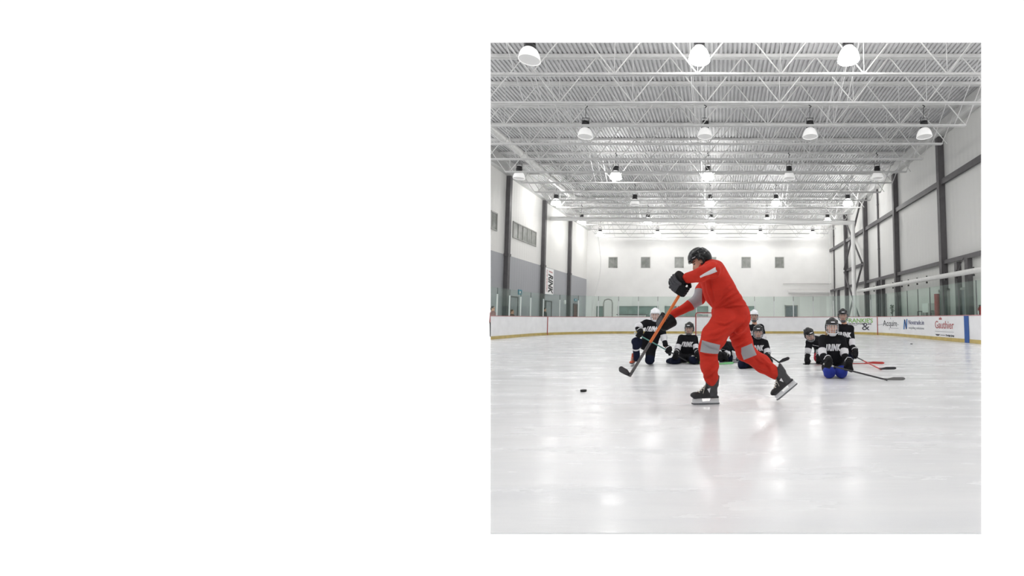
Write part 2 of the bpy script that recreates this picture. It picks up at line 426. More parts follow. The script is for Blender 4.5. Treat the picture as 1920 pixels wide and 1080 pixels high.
# pale rails on the end wall
for (xa, xb, yy, r, lab) in [(1468, 1558, 531.5, .06, 'thin pale rail high on the end wall'), (1478, 1556, 548, .16, 'thick pale rolled tube low on the end wall')]:
    a = P(xa, yy, YB - .3); b = P(xb, yy, YB - .3)
    mb = MB(); mb.tube([a, b], r, 12)
    for u in (.1, .5, .9):
        xx = a[0] + (b[0] - a[0]) * u; mb.box(xx - .02, xx + .02, YB - .3, YB, a[2] - .02, a[2] + .02)
    tag(mb.build('wall_rail', mat('pale_rail', (.66, .65, .64), .6), None), lab, 'rail')

# ---- steel roof joists
SJ = 1.73; JY = [SJ * (k + .29) for k in range(7, 23)]
ZT, ZBc = 9.55, 7.90
nth = ['nearest', 'second', 'third', 'fourth', 'fifth', 'sixth', 'seventh', 'eighth', 'ninth', 'tenth', 'eleventh', 'twelfth', 'thirteenth', 'fourteenth', 'fifteenth', 'farthest']
for i, y in enumerate(JY):
    t = thing('roof_joist', (0, y, ZBc), f'{nth[i]} pale steel roof joist counted from the camera' if 0 < i < 15 else f'{nth[i]} pale steel roof joist spanning the hall', 'joist', 'pale steel open-web roof joists')
    mb = MB(); mb.box(XL + .3, XR - .3, y - .09, y - .015, ZT - .1, ZT); mb.box(XL + .3, XR - .3, y + .015, y + .09, ZT - .1, ZT)
    top = mb.build('top_chord', 'steel', t, clip=True)
    mb = MB(); mb.box(-10.2, 9.0, y - .07, y - .015, ZBc, ZBc + .05); mb.box(-10.2, 9.0, y + .015, y + .07, ZBc, ZBc + .05)
    mb.build('bottom_chord', 'steel', t, clip=True)
    pnl = 2.4; x = -10.2 + (i % 2) * .2
    xs = []
    while x < 9.0: xs.append(x); x += pnl
    def bar(p, q, r, nm):
        mb = MB(); mb.tube([p, q], r, 5); mb.build(nm, 'steel', t, clip=True)
    for j, x in enumerate(xs):
        bar((x, y, ZBc + .04), (x + pnl / 2, y, ZT - .05), .02, 'diagonal')
        if x + pnl < 9.3: bar((x + pnl / 2, y, ZT - .05), (x + pnl, y, ZBc + .04), .02, 'diagonal')
        bar((x, y, ZBc + .04), (x, y, ZT - .05), .011, 'vertical')
    bar((-10.2, y, ZBc + .04), (XL + .35, y, ZT - .05), .02, 'diagonal')
    bar((9.0, y, ZBc + .04), (XR - .35, y, ZT - .05), .02, 'diagonal')
# bridging rods, one zigzag row each
for j, x in enumerate([-8.9, -6.35, -5.75, -.85, 3.95, 4.2, 8.6]):
    t = thing('bridging_line', (x, JY[0], ZBc), ['far left row', 'second row from the left', 'third row from the left', 'middle row', 'row right of the middle', 'second row right of the middle', 'far right row'][j] + ' of slanted white bridging rods between the roof joists', 'rods', 'bridging rods between the joists')
    for i in range(len(JY) - 1):
        mb = MB(); mb.tube([(x, JY[i], ZT - .08), (x, JY[i + 1], ZBc + .05)], .015, 5); mb.build('rod', 'rod', t, clip=True)
# round duct under the deck
t = thing('air_duct', (-10.0, 24, 8.75), 'long round silver air duct under the roof at the left', 'duct')
mb = MB(); mb.tube([(-9.5, 15, 8.85), (-9.5, 28.4, 8.85), (-9.35, 29.2, 8.85), (-8.8, 29.7, 8.85), (-8.2, 29.8, 8.85)], .17, 16); mb.build('duct_pipe', 'duct', t, clip=True, smooth=True)
for y in (19.5, 21.7, 23.9, 26.1, 28.2):
    mb = MB(); mb.tube([(-9.5, y - .03, 8.85), (-9.5, y + .03, 8.85)], .185, 16); mb.build('duct_joint', 'duct', t, clip=True)
# white frame carrying the netting
t = thing('pipe_gantry', (9.3, 31, 0), 'white pipe frame spanning the hall behind the far boards', 'frame')
mb = MB(); mb.tube([(9.3, 31, 0), (9.3, 31, 7.55)], .14, 12); mb.build('upright', 'white_tube', t, clip=True, smooth=True)
mb = MB(); mb.tube([(-11.6, 31, 7.85), (9.42, 31, 7.55)], .15, 12); mb.build('crossbar', 'white_tube', t, clip=True, smooth=True)
for pts, lab in (([(1119, 409), (1122, 447), (1124, 465), (1126.5, 485), (1126, 505), (1123, 525), (1118, 545), (1114, 562), (1110, 590), (1109, 624)], 'pale curved netting rope before the end wall at the left'),
                 ([(1561, 418), (1556, 435), (1554, 460), (1554, 490), (1555, 520), (1556, 548), (1556, 624)], 'pale curved netting rope before the end wall at the right')):
    mb = MB(); mb.tube([P(a, b, 31.4) for a, b in pts], .022, 8)
    tag(mb.build('netting_rope', 'white_tube', None, clip=True, smooth=True), lab, 'rope')
# rolled net tube over the right glass
t = thing('rolled_net_tube', (9.75, 24, 2.7), 'long pale tube with small dark clamps above the right glass', 'tube')
mb = MB(); mb.tube([(9.5, 30.8, 2.80), (9.5, 14, 2.66)], .105, 16); mb.build('tube', 'pipe', t, clip=True, smooth=True)
for y in (29.5, 27.6, 26.2, 24.6, 23.4, 22.6, 21.6, 20.6, 18.9, 18.0, 16.8):
    mb = MB(); zc = 2.66 + (y - 14) / 17.2 * .14; mb.box(9.47, 9.53, y - .03, y + .03, zc - .19, zc - .12); mb.box(9.49, 9.51, y - .01, y + .01, zc - .13, zc + .13); mb.box(9.48, 9.52, y - .03, y + .03, zc + .11, zc + .15)
    o = mb.build('clamp', 'black', t, clip=True)
mb = MB(); mb.tube([(9.5, 17.9, 2.78), (9.800, 18.0, 3.35)], .015, 6); mb.build('hanger', 'dark_steel', t, clip=True)

# ---- pendant lamps
def lamp_parts(t, on, c, cord_top, cl=False):
    sm = 'lamp_on' if on else 'lamp_dim'
    mb = MB()
    prof = [(.285, 0), (.283, .03), (.272, .10), (.245, .18), (.205, .255), (.15, .31), (.10, .335), (.098, .33), (.145, .303), (.197, .25), (.237, .178), (.264, .10), (.275, .03), (.275, 0), (.285, 0)]
    mb.lathe(prof, c, 28); mb.build('shade', sm, t, clip=cl, smooth=True)
    mb = MB(); mb.lathe([(.287, -.012), (.292, 0), (.287, .015), (.278, .015), (.278, -.012), (.287, -.012)], c, 28); mb.build('rim', sm, t, clip=cl, smooth=True)
    mb = MB(); mb.lathe([(.0001, .012), (.14, .006), (.274, .01)], c, 28); mb.build('lens', 'lamp_on' if on else 'lens_dim', t, smooth=True)
    mb = MB(); mb.lathe([(.001, .325), (.115, .325), (.15, .35), (.15, .41), (.115, .42), (.115, .44), (.15, .45), (.15, .50), (.11, .52), (.11, .54), (.135, .55), (.135, .60), (.001, .605)], c, 20)
    mb.build('housing', 'housing', t, clip=cl, smooth=True)
    mb = MB(); x, y, z = c
    mb.tube([(x - .13, y, z + .5), (x - .13, y, z + .74), (x + .13, y, z + .74), (x + .13, y, z + .5)], .014, 6); mb.build('bracket', 'housing', t, clip=cl)
    mb = MB(); mb.tube([(x, y, z + .74), (x, y, z + 1.15)], .010, 6); mb.tube([(x, y, z + 1.15), (x + .06, y, z + 1.2), (x - .03, y, z + 1.27), (x, y, z + 1.33)], .022, 6); mb.tube([(x, y, z + 1.33), (x, y, cord_top)], .006, 6)
    mb.build('cord', 'housing', t, clip=cl)
LY = [11.9 + 5.2 * k for k in range(6)]
LX = [-10.0, -5.15, -.52, 3.55, 7.97]
LZ = [7.94] * 6
on = {0: [2, 3], 1: [], 2: [1, 2], 3: [0, 2, 3, 4], 4: [0, 1, 2, 3, 4], 5: [0, 1, 2, 3, 4]}
rown = ['nearest row', 'second row', 'third row', 'fourth row', 'fifth row', 'farthest row']
coln = ['far left', 'left of centre', 'middle', 'right of centre', 'far right']
for r, y in enumerate(LY):
    for c_, x in enumerate(LX):
        if (r < 2 and c_ == 0) or (r == 0 and c_ == 4): continue
        lit = c_ in on[r]
        t = thing('pendant_lamp', (x, y, LZ[r]), f'{"brightly lit" if lit else "dimly lit"} bell-shaped pendant lamp, {coln[c_]} of the {rown[r]}', 'lamp', 'bell-shaped pendant lamps under the roof')
        lamp_parts(t, lit, (x, y, LZ[r]), ZD + .01, cl=(r == 0))

for r, y in enumerate((6.7, 1.5, -3.7, -8.9)):
    for c_, x in enumerate(LX):
        t = thing('pendant_lamp', (x, y, 7.94), f'bell-shaped pendant lamp, {coln[c_]} of the {["row ahead of the camera", "row above the camera", "first row behind the camera", "second row behind the camera"][r]}', 'lamp', 'bell-shaped pendant lamps under the roof')
        lamp_parts(t, r in (0, 2) or (r == 1 and c_ in (1, 3)), (x, y, 7.94), ZD + .01)

# ================================================================== BOARDS AND GLASS
BX0, BX1, BYB, RC, BH = -9.95, 9.42, 28.5, 4.5, 1.05
L1 = 9.0; LA = RC * math.pi / 2; LBk = (BX1 - RC) - (BX0 + RC); L2 = 14.0
STOT = L1 + LA + LBk + LA + L2
def bpath(s, off=0.0, z=0.0):
    """point on the inner face of the boards at arc length s; off > 0 moves out of the rink"""
    if s < L1: p = (BX0 - off, BYB - RC - L1 + s)
    elif s < L1 + LA:
        a = (s - L1) / RC; p = (BX0 + RC - (RC + off) * math.cos(a), BYB - RC + (RC + off) * math.sin(a))
    elif s < L1 + LA + LBk: p = (BX0 + RC + s - L1 - LA, BYB + off)
    elif s < L1 + 2 * LA + LBk:
        a = (s - L1 - LA - LBk) / RC; p = (BX1 - RC + (RC + off) * math.sin(a), BYB - RC + (RC + off) * math.cos(a))
    else: p = (BX1 + off, BYB - RC - (s - L1 - 2 * LA - LBk))
    return arr(p[0], p[1], z)
def ribbon(mb, s0, s1, o0, o1, z0, z1, mi=0, ds=.3):
    k = max(1, int((s1 - s0) / ds)); vs = []
    for i in range(k + 1):
        s = s0 + (s1 - s0) * i / k
        vs += [bpath(s, o0, z0), bpath(s, o1, z0), bpath(s, o1, z1), bpath(s, o0, z1)]
    fs = [(0, 1, 2, 3), (4 * k + 3, 4 * k + 2, 4 * k + 1, 4 * k)]
    for i in range(k):
        a = 4 * i
        for j in range(4): fs.append((a + j, a + (j + 1) % 4, a + 4 + (j + 1) % 4, a + 4 + j))
    mb.add(vs, fs, mi)
boards = thing('rink_boards', (0, BYB, 0), 'white rink boards with yellow kick plate and clear glass around the ice', 'boards')
mb = MB(); ribbon(mb, 0, STOT, 0, .12, .0, BH - .03); mb.build('board_wall', 'board', boards, clip=True)
mb = MB(); ribbon(mb, 0, STOT, -.015, -.001, .001, .14); mb.build('kick_plate', 'kick', boards, clip=True)
mb = MB(); ribbon(mb, 0, STOT, -.015, .14, BH - .03, BH); mb.build('cap_rail', 'cap', boards, clip=True)
def s_at(px):
    best = None
    for i in range(4000):
        s = STOT * i / 4000; p = bpath(s, 0, .5)
        zc = p[1] * cp + (p[2] - H) * sp; xx = VX + FPX * p[0] / zc
        if best is None or abs(xx - px) < best[0]: best = (abs(xx - px), s)
    return best[1]
sg1, sg2, sbl = s_at(1026.3), s_at(1645.6), s_at(1813)
for s0, w, m, lab in ((sg1, .055, 'red_line', 'red goal line stripe'), (sg2, .055, 'red_line', 'red goal line stripe'), (sbl, .32, 'blue_line', 'blue line stripe')):
    mb = MB(); ribbon(mb, s0 - w / 2, s0 + w / 2, -.02, -.0155, .001, BH - .03); o = mb.build('line_stripe', m, boards, clip=True); o['label'] = lab
# panes and stanchions
off0 = s_at(933) % 1.22
s = off0 - 1.22; stan = []
while s < STOT: stan.append(s); s += 1.22
for i in range(len(stan) - 1):
    a, b = max(0, stan[i]) + .02, stan[i + 1] - .02
    if b - a < .2: continue
    mb = MB(); ribbon(mb, a, b, .05, .062, BH, 2.32); mb.build('glass_pane', 'glass', boards, clip=True)
for s in stan:
    if s < 0: continue
    p = bpath(s, .056)
    right = s > STOT - L2 - 2.0; hw = .014 if right else .025
    mb = MB(); mb.box(p[0] - hw, p[0] + hw, p[1] - hw, p[1] + hw, BH, 2.03); mb.build('stanchion', 'dark_steel' if right else 'alu', boards, clip=True)
    mb = MB(); mb.box(p[0] - .012, p[0] + .012, p[1] - .012, p[1] + .012, 2.03, 2.32); mb.build('seam', 'seam', boards, clip=True)

# ---- lettering
def text_geo(s, size=1.0, offset=0.0, shear=0.0, extrude=0.0, align='CENTER', xs=1.0, space=1.0):
    c = bpy.data.curves.new('t', 'FONT'); c.body = s; c.size = size; c.offset = offset; c.shear = shear; c.extrude = extrude; c.space_character = space
    c.align_x = align; c.align_y = 'CENTER'; c.resolution_u = 3
    o = bpy.data.objects.new('t', c); COL.objects.link(o); bpy.context.view_layer.update()
    me = bpy.data.meshes.new_from_object(o.evaluated_get(bpy.context.evaluated_depsgraph_get()))
    bpy.data.objects.remove(o); bpy.data.curves.remove(c)
    bm = bmesh.new(); bm.from_mesh(me)
    bmesh.ops.triangulate(bm, faces=bm.faces)
    vs = [(v.co.x * xs, v.co.y, v.co.z) for v in bm.verts]; fs = [[v.index for v in f.verts] for f in bm.faces]
    bm.free(); bpy.data.meshes.remove(me)
    return vs, fs
def on_boards(geo, s0, z0, out=.006):
    vs, fs = geo
    # s grows towards the right hand side of the view along the whole path
    return [bpath(s0 + v[0], -out - v[2], z0 + v[1]) for v in vs], fs
def advert(name, items, label):
    mb = MB(); mats = []
    for geo, s0, z0, m in items:
        if m not in mats: mats.append(m)
        vs, fs = on_boards(geo, s0, z0); mb.add(vs, fs, mats.index(m))
    o = mb.build(name, mats, boards, clip=True); o['label'] = label
def quad(x0, y0, x1, y1, w, h=.004):
    """thin slanted bar from (x0,y0) to (x1,y1)"""
    d = nrm((x1 - x0, y1 - y0)); nx, ny = -d[1] * w / 2, d[0] * w / 2
    b = [(x0 + nx, y0 + ny), (x1 + nx, y1 + ny), (x1 - nx, y1 - ny), (x0 - nx, y0 - ny)]
    vs = [(a, c, 0) for a, c in b] + [(a, c, h) for a, c in b]
    return vs, [(0, 1, 2, 3), (7, 6, 5, 4), (0, 4, 5, 1), (1, 5, 6, 2), (2, 6, 7, 3), (3, 7, 4, 0)]
def poly(pts, h=.004):
    n = len(pts); vs = [(a, b, 0) for a, b in pts] + [(a, b, h) for a, b in pts]
    return vs, [tuple(range(n)), tuple(range(2 * n - 1, n - 1, -1))] + [(i, i + n, (i + 1) % n + n, (i + 1) % n) for i in range(n)]
M['ad_green'] = mat('advert_green', s2l(140, 185, 105), .5); M['ad_dark'] = mat('advert_dark_grey', s2l(62, 62, 70), .5)
M['ad_red'] = mat('advert_brick_red', s2l(178, 92, 92), .5); M['ad_blue'] = mat('advert_blue', s2l(40, 120, 190), .5)
M['ad_navy'] = mat('advert_navy', s2l(70, 70, 120), .5); M['ad_pale'] = mat('advert_pale_grey', s2l(150, 152, 160), .5)
sf = s_at(1612)
wF = s_at(1637) - s_at(1586)
g = text_geo("FRANKIE'S", .34, offset=.008, extrude=.003); w = max(v[0] for v in g[0]) - min(v[0] for v in g[0]); kx = wF / w
advert('advert_panel', [((([(v[0] * kx, v[1], v[2]) for v in g[0]]), g[1]), sf, .80, 'ad_green'),
     (text_geo('ITALIAN KITCHEN     BAR', .12, offset=.004, extrude=.003, xs=kx * 1.0), sf, .62, 'ad_dark'),
     (text_geo('&', .62, extrude=.003, xs=kx * 1.2), sf + wF * .22, .45, 'ad_dark'),
     (quad(-wF * .42, .52, -wF * .1, .52, .02), sf, 0, 'ad_pale')], 'green and grey lettered advert with large ampersand')
def span(px0, px1): a, b = s_at(px0), s_at(px1); return (a + b) / 2, b - a
def fit(txt, w, size, **k):
    g = text_geo(txt, size, **k); ww = max(v[0] for v in g[0]) - min(v[0] for v in g[0])
    return [(v[0] * w / ww, v[1], v[2]) for v in g[0]], g[1]
c0, w0 = span(1656, 1682)
advert('advert_panel', [(fit('Acquire', w0, .46, extrude=.003), c0, .66, 'ad_dark'), (quad(-w0 * .8, .56, -w0 * .5, .62, .02), c0, 0, 'ad_pale'),
     (quad(w0 * .5, .62, w0 * .7, .6, .02), c0, 0, 'ad_pale'), (quad(0, .98, 0, .9, .02), c0, 0, 'ad_dark'), (quad(-w0 * .1, .42, -w0 * .1, .3, .025), c0, 0, 'ad_pale'), (quad(-w0 * .1, .42, w0 * .65, .42, .015), c0, 0, 'ad_pale')], 'thin grey lettered advert')
c0, w0 = span(1704, 1732.5); c1, w1 = span(1694, 1702)
advert('advert_panel', [(fit('Novatrade.in', w0, .3, extrude=.003), c0, .73, 'ad_navy'), (fit('recycling solutions', w0, .16, extrude=.003), c0, .47, 'ad_pale'),
     (poly([(-w1 / 2, .38), (-w1 / 4, .38), (-w1 * .05, .86), (-w1 / 4, .9)]), c1, 0, 'ad_blue'), (poly([(-w1 * .25, .9), (-w1 * .02, .86), (w1 * .32, .42), (w1 * .1, .38)]), c1, 0, 'ad_navy'),
     (poly([(w1 * .1, .38), (w1 * .32, .42), (w1 * .5, .9), (w1 * .28, .9)]), c1, 0, 'ad_blue')], 'advert with a blue slanted letter N')
c0, w0 = span(1753.5, 1788.5)
advert('advert_panel', [(fit('Gauthier', w0, .46, extrude=.003), c0, .64, 'ad_red'), (quad(-w0 / 2, .37, w0 / 2, .37, .015), c0, 0, 'ad_pale'),
     (poly([(-.13, .87), (-.1, .97), (-.05, .92), (0, 1.0), (.05, .92), (.1, .97), (.13, .87)]), c0 - w0 * .18, 0, 'ad_red'),
     (poly([(-w0 * .5, .25), (-w0 * .22, .25), (-w0 * .3, .19), (-w0 * .42, .19)]), c0, -.0, 'ad_dark'), (quad(-w0 * .2, .225, w0 * .05, .225, .02), c0, 0, 'ad_dark'),
     (fit('Dodge Jeep', w0 * .42, .1, extrude=.003, offset=.003), c0 + w0 * .3, .225, 'ad_dark')], 'red lettered advert with small crown')

# ---- banner on the left wall
t = thing('wall_banner', (XL + .03, 30.9, 3.6), 'white vertical banner with black sideways letters on the left wall', 'banner')
yb0, yb1 = 11.6 * FPX / (VX - 1021.5), 11.6 * FPX / (VX - 1037.5); zb0, zb1 = P(1029, 552, (yb0 + yb1) / 2)[2], P(1029, 503.5, (yb0 + yb1) / 2)[2]
mb = MB(); mb.box(XL + .01, XL + .025, yb0, yb1, zb0, zb1); mb.build('banner_cloth', 'white_paint', t)
def on_banner(geo, y0, z0, h):
    vs, fs = geo   # text runs downwards, tops of letters towards +y
    return [(XL + .027 + v[2], y0 + v[1], z0 - v[0]) for v in vs], fs
hb = zb1 - zb0; wb = yb1 - yb0
mb = MB(); vs, fs = on_banner(fit('RINK', hb * .76, wb * .72, offset=.045, shear=.25, extrude=.003), yb0 + wb * .62, zb0 + hb * .44, 0); mb.add(vs, fs); mb.build('banner_word', 'black', t)
mb = MB(); vs, fs = on_banner(fit('II', hb * .07, wb * .6, offset=.03, shear=.25, extrude=.003), yb0 + wb * .62, zb0 + hb * .885, 0); mb.add(vs, fs); mb.build('banner_bars', 'ad_red', t)
mb = MB(); vs, fs = on_banner(fit('PLAYER DEVELOPMENT', hb * .84, wb * .2, extrude=.003), yb0 + wb * .2, zb0 + hb * .5, 0); mb.add(vs, fs); mb.build('banner_small_print', 'ad_red', t)

# ---- small fittings on the walls
def wall_sign(px, py, w, h, m, label, X=XL):
    y = abs(X) * FPX / abs(VX - px) / cp * cp; z = P(px, py, y)[2]
    t = thing('wall_sign', (X, y, z), label, 'sign')
    s_ = 1 if X < 0 else -1
    mb = MB(); mb.box(min(X, X + s_ * .05), max(X, X + s_ * .05), y - w / 2, y + w / 2, z - h / 2, z + h / 2); mb.build('sign_face', m, t, clip=True)
    mb = MB(); mb.box(min(X + s_ * .051, X + s_ * .055), max(X + s_ * .051, X + s_ * .055), y - w * .2, y + w * .15, z - h * .2, z + h * .2); mb.build('sign_symbol', 'white_paint', t, clip=True)
M['sign_blue'] = mat('pale_blue_sign', s2l(60, 130, 150), .5, emit=0)
wall_sign(973.5, 548, .45, .3, 'sign_blue', 'small blue sign on the left wall above the glass')
wall_sign(1078.5, 562.5, .7, .2, 'sign_blue', 'small blue exit sign above the brown door')
mb = MB(); y = 11.6 * FPX / (VX - 1059.5); z = P(1059.5, 566.5, y)[2]; mb.tube([(XL + .001, y, z), (XL + .08, y, z)], .16, 16)
tag(mb.build('wall_clock', 'white_paint', None), 'small round white clock on the grey left wall', 'clock')
# red padded post, notice board, low rail, extinguisher at the right
yp = 9.78 * FPX / (1757 - VX)
mb = MB(); mb.tube([(9.78, yp, 0), (9.78, yp, 2.02)], .11, 16); o = tag(mb.build('padded_post', 'red_paint', None, smooth=True), 'tall red padded post behind the right glass', 'post')
yn = 9.750 * FPX / (1738 - VX)
t = thing('notice_board', (9.750, yn, 0), 'white notice board on a stand behind the right glass', 'board')
mb = MB(); mb.box(9.98, 9.650, yn - .32, yn + .28, P(1738, 586, yn)[2], P(1738, 569, yn)[2]); mb.build('board_face', 'dim_white', t)
mb = MB(); mb.tube([(9.670, yn - .2, 0), (9.670, yn - .2, 1.6)], .02, 6); mb.tube([(9.670, yn + .2, 0), (9.670, yn + .2, 1.6)], .02, 6); mb.build('stand', 'dark_steel', t)
t = thing('low_rail', (9.85, 22, 0), 'low dark metal rail behind the right glass', 'rail')
ya, yb_ = 9.85 * FPX / (1756 - VX), 9.85 * FPX / (1722 - VX); zr = 1.27
mb = MB(); mb.tube([(9.8, ya, zr), (9.8, yb_, zr)], .03, 6); mb.build('top_bar', 'dark_steel', t)
for i in range(5):
    yy = ya + (yb_ - ya) * i / 4; mb = MB(); mb.tube([(9.8, yy, 0), (9.8, yy, zr)], .022, 6); mb.build('upright', 'dark_steel', t)
ye = 9.900 * FPX / (1836 - VX); z1 = P(1836, 575, ye)[2]
t = thing('fire_extinguisher', (9.930, ye, 1.0), 'red fire extinguisher hanging at the right edge of the right wall', 'extinguisher')
mb = MB(); mb.lathe([(.001, -.5), (.075, -.49), (.08, -.46), (.08, 0 - .08), (.06, -.02), (.02, .02), (.001, .02)], (9.930, ye, z1), 16); mb.build('cylinder', 'red_paint', t, clip=True, smooth=True)
mb = MB(); mb.box(9.890, 9.950, ye - .02, ye + .02, z1 + .02, z1 + .07); mb.tube([(9.910, ye, z1 + .04), (9.850, ye - .06, z1 - .05), (9.850, ye - .07, z1 - .3)], .012, 6); mb.box(9.920, 10.040, ye - .03, ye + .03, z1 - .12, z1 - .08); mb.build('valve_and_hose', 'black', t, clip=True)
mb = MB(); mb.box(9.848, 9.850, ye - .04, ye + .04, z1 - .3, z1 - .15); mb.build('tag', 'white_paint', t, clip=True)
# potted shrub behind the glass
px_, yy = 1673, 9.650 * FPX / (1673 - VX)
t = thing('potted_shrub', (9.64, yy, 0), 'dark leafy shrub silhouette behind the right glass', 'plant')
mb = MB(); rr = random.Random(3)
for i in range(110):
    a = rr.uniform(0, 6.28); r = rr.uniform(0, .1); z = rr.uniform(1.2, 1.65); c = arr(9.64 + r * math.cos(a), yy + r * math.sin(a), z); d = nrm((rr.uniform(-1, 1), rr.uniform(-1, 1), rr.uniform(-.2, 1))) * .1; e = nrm(np.cross(d, (0, 0, 1))) * .03
    mb.add([c, c + d / 2 + e, c + d, c + d / 2 - e], [(0, 1, 2, 3)])
mb.build('foliage', mat('dark_leaves', s2l(80, 96, 80), .7), t)
mb = MB(); mb.tube([(9.64, yy, .25), (9.64, yy, 1.4)], .02, 6); mb.build('stem', 'dark_steel', t)
mb = MB(); mb.lathe([(.001, 0), (.09, 0), (.12, .3), (.10, .3), (.001, .27)], (9.64, yy, 0), 16); mb.build('pot', 'dark_steel', t)

# ---- goal
gy = GY(629.5); gx = P(1304.5, 629, gy)[0]; gw = 1.83; gh = 1.24; gd = 1.0
goal = thing('hockey_goal', (gx + gw / 2, gy, 0), 'red-framed hockey goal with white netting at the far end', 'goal')
mb = MB(); mb.tube([(gx, gy, 0), (gx, gy, gh - .08), (gx + .03, gy, gh - .02), (gx + .08, gy, gh), (gx + gw - .08, gy, gh), (gx + gw - .03, gy, gh - .02), (gx + gw, gy, gh - .08), (gx + gw, gy, 0)], .033, 10)
mb.build('front_frame', mat('goal_red', s2l(150, 62, 62), .4), goal, smooth=True)
mb = MB(); mb.tube([(gx, gy, .03), (gx + .1, gy + .7, .03), (gx + .4, gy + gd, .03), (gx + gw - .4, gy + gd, .03), (gx + gw - .1, gy + .7, .03), (gx + gw, gy, .03)], .03, 8)
mb.tube([(gx + .02, gy, gh), (gx + .35, gy + .55, gh - .06), (gx + gw - .35, gy + .55, gh - .06), (gx + gw - .02, gy, gh)], .02, 8); mb.build('base_frame', 'white_paint', goal, smooth=True)
mb = MB()
def backp(u, v):  # u across, v height
    top = arr(gx + .35 + (gw - .7) * u, gy + .55, gh - .06); bot = arr(gx + .25 + (gw - .5) * u, gy + gd - .03, .05)
    return bot + (top - bot) * v
for i in range(19): mb.tube([backp(i / 18, 0), backp(i / 18, 1)], .005, 4)
for i in range(13): mb.tube([backp(0, i / 12), backp(1, i / 12)], .005, 4)
for sx in (0, 1):
    for i in range(10):
        u = i / 9; a = arr(gx + sx * gw, gy, .05 + (gh - .1) * u); b = backp(sx, u); mb.tube([a, b], .005, 4)
    for i in range(6):
        u = i / 5; a0 = arr(gx + sx * gw, gy, .05); a1 = arr(gx + sx * gw, gy, gh - .05); b0, b1 = backp(sx, 0), backp(sx, 1); mb.tube([a0 + (b0 - a0) * u, a1 + (b1 - a1) * u], .005, 4)
for i in range(15): u = i / 14; mb.tube([(gx + gw * u, gy, gh), backp(u, 1)], .005, 4)
mb.build('netting', mat('goal_netting', (.72, .72, .72), .7), goal)

# ---- pucks
for (px, py, lab) in ((1094, 734.5, 'black puck sliding on the near ice ahead of the stick'), (1709, 645.5, 'small black puck lying near the right boards')):
    c = G(px, py); mb = MB(); mb.lathe([(.0001, 0), (.036, 0), (.0385, .004), (.0385, .022), (.036, .0254), (.0001, .0254)], (c[0], c[1], .0005), 24)
    tag(mb.build('puck', 'black', None, smooth=True), lab, 'puck', 'pucks on the ice')
# ================================================================== ORGANIC SHAPES (distance fields meshed with surface nets)
def cap(p, q, r0, r1=None, ax=None, f=1.0):
    return dict(t='c', p=arr(*p), q=arr(*q), r0=r0, r1=r0 if r1 is None else r1, ax=None if ax is None else nrm(ax), f=f)
def ell(c, r, R=None): return dict(t='e', c=arr(*c), r=arr(*r), R=np.eye(3) if R is None else np.array(R, float))
def rbox(c, h, R=None, rd=.01): return dict(t='b', c=arr(*c), h=arr(*h), R=np.eye(3) if R is None else np.array(R, float), rd=rd)
def bounds(p):
    if p['t'] == 'c':
        r = max(p['r0'], p['r1']) * max(1, p['f']); return np.minimum(p['p'], p['q']) - r, np.maximum(p['p'], p['q']) + r
    if p['t'] == 'e': r = max(p['r']); return p['c'] - r, p['c'] + r
    r = np.linalg.norm(p['h']) + p['rd']; return p['c'] - r, p['c'] + r
def dist(p, X):
    if p['t'] == 'c':
        d = p['q'] - p['p']; L2_ = float(d @ d) + 1e-12; v = X - p['p']; t = np.clip((v @ d) / L2_, 0, 1)
        w = v - t[..., None] * d
        if p['ax'] is not None:
            k = w @ p['ax']; w = w - (k * (1 - 1 / p['f']))[..., None] * p['ax']
        return np.sqrt((w * w).sum(-1)) - (p['r0'] + t * (p['r1'] - p['r0']))
    v = (X - p['c']) @ p['R'].T
    if p['t'] == 'e':
        k0 = np.sqrt(((v / p['r']) ** 2).sum(-1)); k1 = np.sqrt(((v / p['r'] ** 2) ** 2).sum(-1)) + 1e-9
        return k0 * (k0 - 1) / k1
    q = np.abs(v) - p['h']; return np.sqrt((np.maximum(q, 0) ** 2).sum(-1)) + np.minimum(q.max(-1), 0) - p['rd']
